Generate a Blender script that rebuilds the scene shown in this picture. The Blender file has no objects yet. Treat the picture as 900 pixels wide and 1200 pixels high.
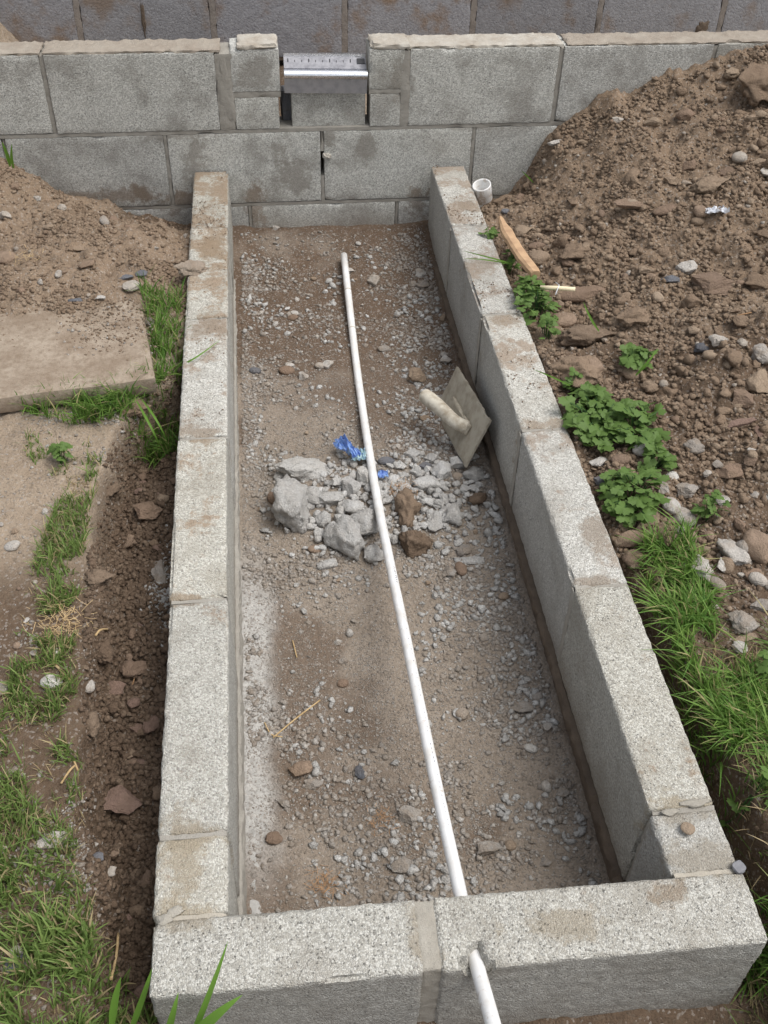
import bpy, math, random
import numpy as np
from mathutils import Vector, Matrix, noise as mnoise
random.seed(7); RNG = np.random.default_rng(11)
scene = bpy.context.scene
col = scene.collection

# ------------------------------------------------------------------ camera
CAM = np.array([0.20916, -0.55716, 1.33343])
RC = np.array([[0.9946993, 0.0505818, -0.0895248],
               [-0.0999984, 0.6786273, -0.7276437],
               [0.0239485, 0.7327391, 0.6800882]])
FPX = 1207.9
cam = bpy.data.cameras.new('camera'); cam_o = bpy.data.objects.new('camera', cam); col.objects.link(cam_o)
cam.sensor_fit = 'VERTICAL'; cam.sensor_height = 24.0; cam.lens = FPX/1200*24.0
cam.clip_start = 0.02; cam.clip_end = 300
M4 = Matrix([[*RC[0], CAM[0]], [*RC[1], CAM[1]], [*RC[2], CAM[2]], [0, 0, 0, 1]])
cam_o.matrix_world = M4
scene.camera = cam_o
# ------------------------------------------------------------------ sky, sun, exposure (bright overcast day)
SUN_EL, SUN_AZ = 64, 108          # azimuth clockwise from +Y
w = bpy.data.worlds.new('World'); scene.world = w; w.use_nodes = True
nt = w.node_tree; nt.nodes.clear()
sky = nt.nodes.new('ShaderNodeTexSky'); sky.sky_type = 'NISHITA'; sky.sun_disc = False
sky.sun_elevation = math.radians(SUN_EL); sky.sun_rotation = math.radians(SUN_AZ)
sky.dust_density = 3.0; sky.air_density = 1.0
hs = nt.nodes.new('ShaderNodeHueSaturation'); hs.inputs['Saturation'].default_value = 0.30
bg = nt.nodes.new('ShaderNodeBackground'); bg.inputs['Strength'].default_value = 0.10
wo = nt.nodes.new('ShaderNodeOutputWorld')
nt.links.new(sky.outputs[0], hs.inputs['Color']); nt.links.new(hs.outputs[0], bg.inputs[0]); nt.links.new(bg.outputs[0], wo.inputs[0])
sl = bpy.data.lights.new('sun', 'SUN'); sl.energy = 1.3; sl.angle = math.radians(38); sl.color = (1.0, 0.965, 0.92)
so = bpy.data.objects.new('sun', sl); col.objects.link(so)
el, az = math.radians(SUN_EL), math.radians(SUN_AZ)
sd = Vector((math.sin(az)*math.cos(el), math.cos(az)*math.cos(el), math.sin(el)))
so.rotation_euler = sd.to_track_quat('Z', 'Y').to_euler()
vs = scene.view_settings
scene.display_settings.display_device = 'sRGB'
vs.view_transform = 'Standard'; vs.look = 'None'; vs.exposure = 0.86; vs.gamma = 1.0; vs.use_curve_mapping = False
scene.render.engine = 'CYCLES'

# ------------------------------------------------------------------ numeric noise
_T = RNG.random((256, 256)).astype(np.float64)
def vnoise(x, y):
    xi = np.floor(x).astype(int); yi = np.floor(y).astype(int); fx = x-xi; fy = y-yi
    fx = fx*fx*(3-2*fx); fy = fy*fy*(3-2*fy)
    a = _T[xi & 255, yi & 255]; b = _T[(xi+1) & 255, yi & 255]; c = _T[xi & 255, (yi+1) & 255]; d = _T[(xi+1) & 255, (yi+1) & 255]
    return (a*(1-fx)+b*fx)*(1-fy)+(c*(1-fx)+d*fx)*fy - .5
def fbm(x, y, s, o=3, k=0):
    r = 0; a = 1.0; f = 1/s
    for i in range(o):
        ca, sa = math.cos(i*1.1+.4), math.sin(i*1.1+.4)
        r = r + a*vnoise((x*ca-y*sa)*f+17.3*i+k*31.7+500, (x*sa+y*ca)*f+9.1*i+k*13.1+500); a *= .5; f *= 2.03
    return r
def sstep(a, b, x):
    t = np.clip((x-a)/(b-a), 0, 1); return t*t*(3-2*t)

# ------------------------------------------------------------------ planter numbers (metres, wall top is z = 0)
W, L, TH = 0.812, 2.380, 0.0168
SKL, SKR = -0.0113, -0.0144
XL = lambda y: SKL*y                # outer face of left wall
XR = lambda y: W+SKR*y              # outer face of right wall
WY = lambda x: L+TH*x               # face of garden wall

# ------------------------------------------------------------------ terrain height
def pit_height(x, y):
    z = np.interp(y, [0, .3, 1.0, 1.7, 2.1, 2.38], [-.285, -.28, -.262, -.245, -.235, -.195])
    z = z + .012*sstep(.15, .1, x) + .010*sstep(.62, .70, x)
    z = z + .020*np.exp(-(((x-.36)/.20)**2+((y-1.17)/.16)**2))
    z = z + .008*fbm(x, y, .35, 2, 3) + .0075*fbm(x, y, .06, 4, 4)*(0.6+.4*sstep(-.1,.3,fbm(x, y, .4, 2, 8)))
    return z
WALLX = [-1.2, -.57, -.35, -.2, -.08, .0, .80, .93, .97, 1.04, 1.184, 1.303, 1.446, 1.61, 2.0, 2.8, 4]
WALLZ = [.14, .045, -.080, -.14, -.165, -.17, -.17, -.125, -.06, .095, .178, .221, .268, .313, .36, .32, .1]
def bank_edge(y):
    return np.interp(y, [-.6, -.1, .1, .38, .7, .96, 1.2, 1.34, 1.40], [-.06, -.055, -.075, -.125, -.15, -.165, -.15, -.10, -.045])
def outer_height(x, y):
    # left side
    be = bank_edge(y) + .045*fbm(x*.6, y, .10, 4, 1)
    tr = sstep(-.016, .020, x-be)*sstep(1.56, 1.38, y)
    g = -.052 + .012*fbm(x, y, .5, 2, 2)
    g = g + sstep(1.42, 1.55, y)*.020 + sstep(1.58, 1.80, y+.16*fbm(x, y, .13, 4, 77)+.10*sstep(-.2, -.45, x))*.040*sstep(-.05, -.14, x)
    zl = g*(1-tr) + (-.175+.02*fbm(x, y, .3, 2, 5))*tr
    # towards the garden wall
    wp = np.interp(x, WALLX, WALLZ)
    k = sstep(2.0, 2.36, y)
    zl = zl*(1-k)+wp*k
    # right side
    t2 = np.interp(y, [-.6, .2, .5, .7, .85], [.085, .07, .045, .025, .0])
    xe = XR(y)+t2+.015*fbm(x*0, y, .11, 3, 6)
    trr = sstep(.018, -.012, x-xe)*sstep(.92, .72, y)
    gr = -.035+.012*fbm(x, y, .4, 2, 7)
    fade = np.interp(y, [-.5, .6, .9, 1.2, 1.6, 2.0, 2.38], [0, .02, .08, .18, .36, .68, 1.0])
    mp = np.interp(x, [.80, .95, 1.05, 1.184, 1.303, 1.446, 1.61, 2.0, 2.8, 4], [0, .02, .115, .20, .25, .30, .345, .39, .35, .1])
    zr = gr*(1-trr)+(-.20)*trr + mp*fade
    k2 = sstep(2.15, 2.38, y)*sstep(1.1, .95, x)
    zr = zr*(1-k2)+(np.interp(x, WALLX, WALLZ))*k2
    z = np.where(x < .4, zl, zr)
    # lane in front of the planter
    zf = -.24 + .03*fbm(x, y, .3, 3, 9)
    kf = sstep(.0, -.05, y)*sstep(-.02, .05, x)*sstep(W+.16, W+.05, x)
    z = z*(1-kf)+zf*kf
    # between the garden wall and the rear wall
    kb = sstep(2.42, 2.48, y)
    zb = .0+.02*fbm(x, y, .3, 3, 9) + .36*np.exp(-(((x+.84)/.20)**2+((y-3.12)/.20)**2))
    z = z*(1-kb)+zb*kb
    # lumps
    lump = np.where(x > .4, 1.0, .22+.78*np.maximum(tr, sstep(1.55, 1.9, y)*.80))
    lump = lump*np.where((x > .4), np.interp(y, [0, .6, 1.0], [.45, .6, 1]), 1)
    z = z + lump*(np.where(x > .4, .042, .028)*fbm(x, y, .12, 2, 10)+.026*fbm(x, y, .045, 3, 11))
    z = z + lump*.022*np.abs(fbm(x, y, .022, 3, 12))
    z = z + .003*fbm(x, y, .03, 3, 13)
    return z, tr, trr
def inside(x, y):
    return (x > XL(y)+.05) & (x < XR(y)-.05) & (y > .05) & (y < WY(x)+.04)
def axis(a, b, d, lo, hi):
    m = np.arange(a, b+1e-6, d); out = []
    s = d; p = b
    r = []
    while p < hi: s *= 1.25; p += s; r.append(min(p, hi))
    s = d; p = a; l = []
    while p > lo: s *= 1.25; p -= s; l.append(max(p, lo))
    return np.concatenate([np.array(l[::-1]), m, np.array(r)])
def grid_obj(name, X, Y, Z, mat, attrs={}, keep=None):
    ny, nx = X.shape
    me = bpy.data.meshes.new(name)
    v = np.stack([X, Y, Z], -1).reshape(-1, 3)
    i = np.arange(ny*nx).reshape(ny, nx)
    q = np.stack([i[:-1, :-1], i[:-1, 1:], i[1:, 1:], i[1:, :-1]], -1)
    if keep is not None: q = q[keep]
    q = q.reshape(-1, 4)
    if keep is not None:
        used = np.unique(q); mp = np.full(len(v), -1); mp[used] = np.arange(len(used)); q = mp[q]; v = v[used]
    raw_mesh(me, v, q, 4)
    for k, a in attrs.items():
        a = a.reshape(-1)
        if keep is not None: a = a[used]
        at = me.attributes.new(k, 'FLOAT', 'POINT'); at.data.foreach_set('value', a.astype(np.float32))
    me.shade_smooth()
    me.materials.append(mat)
    o = bpy.data.objects.new(name, me); col.objects.link(o)
    return o
def raw_mesh(me, v, f, n):
    v = np.asarray(v, np.float32); f = np.asarray(f, np.int32)
    me.vertices.add(len(v)); me.vertices.foreach_set('co', v.ravel())
    me.loops.add(f.size); me.loops.foreach_set('vertex_index', f.ravel())
    me.polygons.add(len(f)); me.polygons.foreach_set('loop_start', np.arange(0, f.size, n, dtype=np.int32))
    me.update(calc_edges=True); me.validate()

# ------------------------------------------------------------------ materials
def NT(name, rough=.9):
    m = bpy.data.materials.new(name); m.use_nodes = True; t = m.node_tree
    b = t.nodes['Principled BSDF']; b.inputs['Roughness'].default_value = rough
    b.inputs['Specular IOR Level'].default_value = .25
    return m, t, b
def nd(t, ty, ins={}, **pr):
    n = t.nodes.new(ty)
    for k, v in pr.items(): setattr(n, k, v)
    for k, v in ins.items():
        if hasattr(v, 'is_output') or isinstance(v, bpy.types.NodeSocket): t.links.new(v, n.inputs[k])
        else: n.inputs[k].default_value = v
    return n
def wpos(t): return nd(t, 'ShaderNodeNewGeometry').outputs['Position']
def noise(t, vec, s, d=4, r=.55): return nd(t, 'ShaderNodeTexNoise', {'Vector': vec, 'Scale': s, 'Detail': d, 'Roughness': r}).outputs['Fac']
def voro(t, vec, s, out='Distance', feature='F1'): return nd(t, 'ShaderNodeTexVoronoi', {'Vector': vec, 'Scale': s}, feature=feature).outputs[out]
def rng(t, v, a, b, c=0., d=1., smooth=False):
    return nd(t, 'ShaderNodeMapRange', {'Value': v, 'From Min': a, 'From Max': b, 'To Min': c, 'To Max': d}, interpolation_type='SMOOTHSTEP' if smooth else 'LINEAR').outputs['Result']
def mth(t, op, a, b=0.): return nd(t, 'ShaderNodeMath', {0: a, 1: b}, operation=op).outputs[0]
def mix(t, f, a, b, bt='MIX'):
    n = t.nodes.new('ShaderNodeMix'); n.data_type = 'RGBA'; n.blend_type = bt; n.clamp_factor = True
    for k, v in ((0, f), (6, a), (7, b)):
        if isinstance(v, bpy.types.NodeSocket): t.links.new(v, n.inputs[k])
        else: n.inputs[k].default_value = (*v, 1) if isinstance(v, tuple) else v
    return n.outputs[2]
def bump(t, b, h, s, d=.002, prev=None):
    n = nd(t, 'ShaderNodeBump', {'Height': h, 'Strength': s, 'Distance': d})
    if prev: t.links.new(prev, n.inputs['Normal'])
    t.links.new(n.outputs[0], b.inputs['Normal']); return n.outputs[0]
def ao(t, b): pass

def concrete_mat(name, base, pale, dark, mudamt=0., grain=230, spread=1., film=(.33, .30, .25), coarse=0., spots=(), filmamt=.5, sidegrey=0.):
    m, t, b = NT(name, .92)
    p = wpos(t)
    up = nd(t, 'ShaderNodeSeparateXYZ', {'Vector': nd(t, 'ShaderNodeNewGeometry').outputs['Normal']}).outputs['Z']
    cell = nd(t, 'ShaderNodeTexVoronoi', {'Vector': p, 'Scale': grain}).outputs['Color']
    cv = nd(t, 'ShaderNodeSeparateXYZ', {'Vector': cell}).outputs['X']
    cv2 = nd(t, 'ShaderNodeSeparateXYZ', {'Vector': cell}).outputs['Y']
    n1 = noise(t, p, 14, 5, .6); n2 = noise(t, p, 420, 3, .6); n3 = noise(t, p, 3.1, 3)
    c = mix(t, rng(t, n1, .3, .7), base, tuple(x*.88 for x in base))
    c = mix(t, mth(t, 'MULTIPLY', rng(t, cv, .45, .62), .75*spread), c, pale)      # pale aggregate
    c = mix(t, mth(t, 'MULTIPLY', rng(t, cv2, .84, .92), .5*spread), c, dark)     # dark grains
    pore = mth(t, 'MULTIPLY', rng(t, n2, .60, .70), .8)
    c = mix(t, pore, c, tuple(x*.45 for x in base))
    dn = nd(t, 'ShaderNodeTexNoise', {'Vector': p, 'Scale': 260, 'Detail': 2}).outputs['Color']
    dv = nd(t, 'ShaderNodeVectorMath', {0: dn, 1: (.007, .007, .007)}, operation='MULTIPLY').outputs[0]
    pit = nd(t, 'ShaderNodeTexVoronoi', {'Vector': nd(t, 'ShaderNodeVectorMath', {0: p, 1: dv}, operation='ADD').outputs[0], 'Scale': 240})
    pv = nd(t, 'ShaderNodeSeparateXYZ', {'Vector': pit.outputs['Color']})
    pitm = mth(t, 'MULTIPLY', rng(t, pv.outputs['Z'], .84, .88), rng(t, mth(t, 'ADD', pit.outputs['Distance'], mth(t, 'MULTIPLY', n2, .3)), .50, .32))
    c = mix(t, mth(t, 'MULTIPLY', pitm, .55), c, tuple(x*.42 for x in base))
    c = mix(t, mth(t, 'MULTIPLY', rng(t, noise(t, p, 8, 4, .6), .46, .68, smooth=True), filmamt), c, film)
    # moulded faces finer, greyer than open textured tops; grey also paints in their shade
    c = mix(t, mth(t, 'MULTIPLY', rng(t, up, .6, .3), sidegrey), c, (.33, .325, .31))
    sep = nd(t, 'ShaderNodeSeparateXYZ', {'Vector': p})
    if mudamt > 0:
        far = rng(t, sep.outputs['Y'], -.2, 2.2, .0, 1.)
        thr = mth(t, 'SUBTRACT', .64, mth(t, 'MULTIPLY', far, .17))
        nn = mth(t, 'ADD', mth(t, 'MULTIPLY', noise(t, p, 9, 6, .62), .75), mth(t, 'MULTIPLY', noise(t, p, 70, 3, .6), .25))
        f = rng(t, mth(t, 'SUBTRACT', nn, thr), -.03, .07, 0, 1, True)
        f = mth(t, 'MULTIPLY', f, mth(t, 'MULTIPLY', rng(t, up, .5, .9), mudamt))
        c = mix(t, f, c, (.33, .25, .18))
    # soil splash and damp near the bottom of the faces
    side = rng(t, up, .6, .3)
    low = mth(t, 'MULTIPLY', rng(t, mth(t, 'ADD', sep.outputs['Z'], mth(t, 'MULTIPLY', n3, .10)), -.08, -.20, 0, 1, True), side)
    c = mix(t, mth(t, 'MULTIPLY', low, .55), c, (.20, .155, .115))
    ns1 = noise(t, p, 17, 5, .65); ns2 = noise(t, p, 60, 4, .65)
    for (sx_, sy_, sz_, rx_s, ry_s, rz_s, col_s) in spots:
        q = nd(t, 'ShaderNodeVectorMath', {0: p, 1: (sx_, sy_, sz_)}, operation='SUBTRACT').outputs[0]
        q = nd(t, 'ShaderNodeVectorMath', {0: q, 1: (1/rx_s, 1/ry_s, 1/rz_s)}, operation='MULTIPLY').outputs[0]
        ln = nd(t, 'ShaderNodeVectorMath', {0: q}, operation='LENGTH').outputs['Value']
        f = rng(t, mth(t, 'ADD', ln, mth(t, 'ADD', mth(t, 'MULTIPLY', mth(t, 'SUBTRACT', ns1, .5), 4.2), mth(t, 'MULTIPLY', mth(t, 'SUBTRACT', ns2, .5), 2.2))), 1.35, .40, 0, 1, True)
        c = mix(t, mth(t, 'MULTIPLY', f, .74), c, mix(t, rng(t, n2, .3, .7), col_s, tuple(x*.72 for x in col_s)))
    orr = nd(t, 'ShaderNodeObjectInfo').outputs['Random']
    hv = nd(t, 'ShaderNodeHueSaturation', {'Color': c, 'Value': rng(t, orr, 0, 1, .86, 1.09), 'Saturation': rng(t, mth(t, 'FRACT', mth(t, 'MULTIPLY', orr, 9.7)), 0, 1, .8, 1.25)})
    c = hv.outputs[0]
    t.links.new(c, b.inputs['Base Color'])
    h = mth(t, 'ADD', mth(t, 'MULTIPLY', cv, .5), mth(t, 'ADD', mth(t, 'MULTIPLY', n2, .8), mth(t, 'ADD', mth(t, 'MULTIPLY', voro(t, p, grain), -.8), mth(t, 'MULTIPLY', pitm, -1.4))))
    bump(t, b, h, .85+coarse, .0018+.001*coarse)
    return m
def _at0(px, py):
    d = RC@np.array([(px-450)/FPX, -(py-600)/FPX, -1.0]); return CAM+d*(-CAM[2]/d[2])
_BUFF, _TAN = (.42, .365, .28), (.34, .265, .19)
STAINS = [(*[float(v) for v in _at0(px, py)[:2]], 0., rx*1.1, ry*1.1, .12, cl) for px, py, rx, ry, cl in [
    (802, 948, .050, .022, _BUFF), (790, 1042, .030, .02, _TAN), (826, 1010, .055, .030, _BUFF), (660, 1080, .055, .022, _BUFF), (700, 680, .042, .013, _TAN), (642, 495, .055, .022, _TAN),
    (495, 1095, .018, .05, _BUFF), (214, 1000, .030, .060, _BUFF), (200, 1074, .045, .022, _BUFF), (228, 982, .05, .018, _BUFF), (238, 508, .042, .03, _TAN), (245, 385, .040, .05, _TAN), (250, 290, .035, .09, _TAN),
    (566, 310, .035, .05, _TAN), (547, 240, .04, .05, _TAN), (222, 702, .05, .012, _TAN), (700, 630, .022, .05, _TAN), (590, 375, .04, .03, _TAN)]]
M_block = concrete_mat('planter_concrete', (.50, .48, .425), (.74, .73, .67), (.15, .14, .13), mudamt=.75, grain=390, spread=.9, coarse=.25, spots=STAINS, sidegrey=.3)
def _atw(px, py):
    d = RC@np.array([(px-450)/FPX, -(py-600)/FPX, -1.0]); return CAM+d*((L-CAM[1])/d[1])
_GR, _GB = (.30, .28, .245), (.27, .215, .165)
WSTAINS = [(float(_atw(px, py)[0]), L, float(_atw(px, py)[2]), rx, 1., rz_, cl) for px, py, rx, rz_, cl in [(327, 172, .040, .04, _GR), (388, 160, .032, .03, _GR), (433, 172, .04, .045, _GR),
    (345, 215, .09, .05, _GR), (228, 195, .04, .08, _GR), (470, 95, .03, .09, _GR), (165, 226, .022, .022, _GB), (298, 84, .055, .04, _GR), (210, 158, .09, .018, _GR), (560, 152, .08, .014, _GR),
    (300, 240, .03, .06, _GB), (490, 240, .03, .06, _GB), (130, 230, .2, .02, _GB), (215, 235, .09, .03, _GB)]]
M_wallb = concrete_mat('garden_wall_concrete', (.46, .455, .42), (.68, .675, .63), (.13, .13, .125), mudamt=0, grain=360, spread=.95, filmamt=.6, spots=WSTAINS, film=(.24, .225, .20))
M_rear = concrete_mat('rear_wall_concrete', (.315, .31, .32), (.39, .39, .40), (.14, .14, .15), grain=150, spread=.5, filmamt=1.0, film=(.25, .19, .145))

def mortar_mat(name, c1, c2, s=1.):
    m, t, b = NT(name, .95); p = wpos(t)
    n = noise(t, p, 22, 6, .65); n2 = noise(t, p, 500, 3, .6)
    c = mix(t, rng(t, n, .3, .7), c1, c2)
    c = mix(t, mth(t, 'MULTIPLY', rng(t, n2, .58, .7), .6), c, tuple(x*.5 for x in c1))
    t.links.new(c, b.inputs['Base Color'])
    bump(t, b, mth(t, 'ADD', mth(t, 'MULTIPLY', n2, .6), noise(t, p, 90, 4, .6)), .8*s, .003)
    return m
M_mortar = mortar_mat('mortar_buff', (.47, .435, .37), (.39, .35, .285))
M_mortar_grey = mortar_mat('mortar_grey', (.36, .34, .30), (.29, .27, .235))
M_mortar_dark = mortar_mat('mortar_muddy', (.17, .13, .095), (.11, .085, .065))
M_mortar_white = mortar_mat('mortar_white', (.50, .475, .42), (.36, .31, .25))
M_mortar_top = mortar_mat('mortar_top', (.37, .33, .275), (.28, .235, .19))
M_rearj = mortar_mat('rear_mortar', (.30, .265, .23), (.25, .22, .195))
M_mortar_joint = mortar_mat('mortar_front_joint', (.40, .375, .325), (.31, .285, .24))
M_cement = mortar_mat('cement_splash', (.47, .46, .435), (.36, .35, .33))

def soil_mat(name, cols, dusty=False):
    m, t, b = NT(name, .96); p = wpos(t)
    b.inputs['Specular IOR Level'].default_value = .12
    n = noise(t, p, 6, 6, .6); n2 = noise(t, p, 60, 5, .65); n3 = noise(t, p, 260, 4, .65)
    c = mix(t, rng(t, n, .32, .68), cols[0], cols[1])
    c = mix(t, mth(t, 'MULTIPLY', rng(t, n2, .45, .75), .6), c, cols[2])
    for a, cc in cols[3:]:
        f = nd(t, 'ShaderNodeAttribute', attribute_name=a).outputs['Fac']
        c = mix(t, f, c, mix(t, rng(t, n2, .35, .7), cc, tuple(x*.72 for x in cc)))
    v = nd(t, 'ShaderNodeTexVoronoi', {'Vector': p, 'Scale': 240})
    cv = nd(t, 'ShaderNodeSeparateXYZ', {'Vector': v.outputs['Color']})
    c = mix(t, mth(t, 'MULTIPLY', rng(t, cv.outputs['X'], .86, .92), .5), c, (.38, .34, .30))
    c = mix(t, mth(t, 'MULTIPLY', rng(t, cv.outputs['Y'], .75, .9), .45), c, tuple(x*.45 for x in cols[0]))
    t.links.new(c, b.inputs['Base Color'])
    h = mth(t, 'ADD', mth(t, 'MULTIPLY', n2, 1.0), mth(t, 'ADD', mth(t, 'MULTIPLY', n3, .5), mth(t, 'MULTIPLY', v.outputs['Distance'], -.25)))
    bump(t, b, h, 1.0, .006)
    return m
M_soil = soil_mat('soil', [(.345, .275, .205), (.27, .21, .152), (.40, .33, .255), ('moist', (.15, .105, .072)), ('mound', (.27, .196, .135)), ('turf', (.13, .12, .055))])
M_pit = soil_mat('pit_soil', [(.31, .26, .21), (.25, .205, .16), (.35, .305, .255), ('moist', (.15, .105, .074)), ('cement', (.50, .485, .455))])

def rock_mat(name, c1, c2, c3, mud=.3, mudc=(.19, .135, .09), spots=.3, rug=.9):
    m, t, b = NT(name, .9); p = wpos(t)
    g = nd(t, 'ShaderNodeNewGeometry')
    rnd = mth(t, 'FRACT', mth(t, 'ADD', g.outputs['Random Per Island'], nd(t, 'ShaderNodeObjectInfo').outputs['Random']))
    c = mix(t, rnd, c1, c2)
    c = mix(t, rng(t, mth(t, 'FRACT', mth(t, 'MULTIPLY', rnd, 7.13)), .7, .85), c, c3)
    n = noise(t, p, 45, 5, .6); n2 = noise(t, p, 330, 3, .6)
    c = mix(t, mth(t, 'MULTIPLY', rng(t, n2, .55, .7), spots), c, tuple(x*.45 for x in c1))
    c = mix(t, mth(t, 'MULTIPLY', rng(t, n2, .45, .3), spots), c, tuple(min(1, x*1.5) for x in c1))
    c = mix(t, mth(t, 'MULTIPLY', rng(t, n, .44, .58, smooth=True), mud), c, mudc)
    t.links.new(c, b.inputs['Base Color'])
    bump(t, b, mth(t, 'ADD', mth(t, 'ADD', n2, noise(t, p, 140, 4, .65)), mth(t, 'MULTIPLY', n, 1.5)), rug, .004 if rug < 1 else .0055)
    return m
M_conc_rock = rock_mat('concrete_rubble', (.55, .535, .505), (.46, .45, .43), (.64, .63, .605), .22, (.30, .26, .215), .45, 1.0)
M_gravel = rock_mat('gravel', (.36, .33, .295), (.27, .24, .21), (.47, .445, .41), .6, (.285, .235, .185), .35)
M_pebble = rock_mat('pebble', (.34, .265, .195), (.25, .185, .13), (.42, .38, .33), .3, (.24, .175, .12), .2)
M_brownrock = rock_mat('brown_stone', (.25, .175, .125), (.21, .15, .11), (.30, .22, .16), .35, (.17, .12, .08), .2)
M_reddish = rock_mat('reddish_stone', (.23, .155, .12), (.21, .145, .115), (.25, .17, .135), .3, (.15, .105, .075), .15)
M_pale = rock_mat('pale_stone', (.52, .49, .45), (.45, .42, .38), (.58, .56, .52), .3, (.32, .25, .18), .3)
M_slate = rock_mat('dark_stone', (.13, .135, .15), (.17, .17, .18), (.11, .115, .13), .15, (.2, .16, .12), .2)
M_clod = rock_mat('soil_clod', (.26, .189, .131), (.205, .146, .10), (.32, .245, .176), .35, (.20, .148, .104), .4)
M_darkclod = rock_mat('moist_clod', (.165, .116, .080), (.13, .09, .062), (.21, .155, .11), .4, (.115, .08, .055), .4)

def plain(name, c, rough=.5, c2=None, sc=40, spec=.5, metal=0., bmp=.15):
    m, t, b = NT(name, rough); p = wpos(t)
    b.inputs['Specular IOR Level'].default_value = spec; b.inputs['Metallic'].default_value = metal
    n = noise(t, p, sc, 5, .6)
    t.links.new(mix(t, rng(t, n, .42, .68), c, c2 or tuple(x*.8 for x in c)), b.inputs['Base Color'])
    t.links.new(rng(t, n, .3, .7, rough*.85, min(1, rough*1.2)), b.inputs['Roughness'])
    bump(t, b, noise(t, p, sc*6, 3), bmp, .001)
    return m
M_pvc = plain('white_pvc', (.78, .78, .77), .38, (.66, .64, .60), 30)
_t = M_pvc.node_tree; _b = _t.nodes['Principled BSDF']; _c = _b.inputs['Base Color'].links[0].from_socket; _p = wpos(_t)
_up = nd(_t, 'ShaderNodeSeparateXYZ', {'Vector': nd(_t, 'ShaderNodeNewGeometry').outputs['Normal']}).outputs['Z']
_f = rng(_t, mth(_t, 'ADD', noise(_t, _p, 75, 6, .7), mth(_t, 'MULTIPLY', _up, -.10)), .515, .62, 0, .7, True)
_t.links.new(mix(_t, _f, _c, (.42, .34, .26)), _b.inputs['Base Color'])
M_ink = plain('pipe_print', (.22, .23, .28), .6)
M_alu = plain('aluminium', (.86, .87, .90), .26, (.70, .71, .74), 60, metal=1.0, bmp=.05)
M_alu_dull = plain('aluminium_brushed', (.50, .50, .53), .42, (.36, .36, .39), 40, metal=.9, bmp=.1)
M_alu_mid = plain('aluminium_dark_grey', (.30, .30, .32), .6, (.22, .22, .24), 70, metal=.5, bmp=.1)  # darker and rougher tone for the rear flange
M_black = plain('black_mark_and_slot', (.03, .03, .035), .6)
M_wood = plain('bare_wood', (.50, .33, .19), .75, (.38, .24, .14), 50)
M_palewood = plain('pale_stick', (.80, .70, .48), .6, (.7, .6, .4), 60)
M_handle = plain('float_handle_cement', (.58, .54, .45), .75, (.33, .28, .21), 45)
M_plate = plain('float_plate_cement', (.38, .345, .275), .8, (.27, .235, .18), 35)
M_blue = plain('blue_plastic', (.17, .27, .58), .45, (.25, .42, .70), 90)
M_bluegreen = plain('pale_blue_plastic', (.38, .52, .52), .4, (.25, .40, .58), 120)
M_foil = plain('white_film', (.62, .64, .68), .35, (.85, .86, .88), 160)
M_nail = plain('grey_disc', (.14, .14, .155), .5, (.20, .20, .21), 120)
M_straw = plain('straw', (.52, .38, .20), .8, (.40, .27, .13), 60)
M_root = plain('dry_root', (.38, .22, .11), .85, (.28, .17, .09), 60)
M_slab = None

def grass_mat(name, g1, g2, dry, dryf):
    m, t, b = NT(name, .55); g = nd(t, 'ShaderNodeNewGeometry'); r = g.outputs['Random Per Island']
    c = mix(t, r, g1, g2)
    c = mix(t, rng(t, mth(t, 'FRACT', mth(t, 'MULTIPLY', r, 13.7)), 1-dryf, 1-dryf+.02), c, dry)
    t.links.new(c, b.inputs['Base Color'])
    tr = nd(t, 'ShaderNodeBsdfTranslucent', {'Color': c}); mx = nd(t, 'ShaderNodeMixShader', {0: .3})
    t.links.new(b.outputs[0], mx.inputs[1]); t.links.new(tr.outputs[0], mx.inputs[2])
    t.links.new(mx.outputs[0], t.nodes['Material Output'].inputs['Surface'])
    return m
M_grass = grass_mat('grass_blades', (.135, .215, .055), (.215, .295, .085), (.44, .36, .20), .18)
M_lush = grass_mat('lush_blades', (.095, .205, .038), (.205, .32, .07), (.42, .37, .18), .10)
M_blade = grass_mat('single_blades', (.12, .25, .035), (.16, .30, .05), (.2, .3, .06), 0.0)
M_dry = grass_mat('dry_blades', (.36, .27, .15), (.44, .35, .21), (.14, .17, .06), .25)
M_leaf = grass_mat('weed_leaf', (.045, .105, .032), (.075, .155, .045), (.12, .20, .05), .08)

# ------------------------------------------------------------------ object helpers
def tag(o, label=None, cat=None, group=None, kind=None):
    if label: o['label'] = label
    if cat: o['category'] = cat
    if group: o['group'] = group
    if kind: o['kind'] = kind
    return o
def empty(name, loc=(0, 0, 0), rz=0):
    o = bpy.data.objects.new(name, None); col.objects.link(o); o.location = loc; o.rotation_euler = (0, 0, rz); o.empty_display_size = .05
    return o
def link(name, me, mat=None, parent=None, loc=(0, 0, 0), rot=(0, 0, 0), scale=(1, 1, 1)):
    o = bpy.data.objects.new(name, me); col.objects.link(o)
    if mat is not None and len(me.materials) == 0: me.materials.append(mat)
    o.location = loc; o.rotation_euler = rot; o.scale = scale
    if parent:
        o.parent = parent
        if parent.type == 'EMPTY':
            o.matrix_parent_inverse = Matrix.Translation(parent.location).inverted() if tuple(parent.rotation_euler) == (0, 0, 0) else Matrix.Identity(4)
    return o

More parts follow.
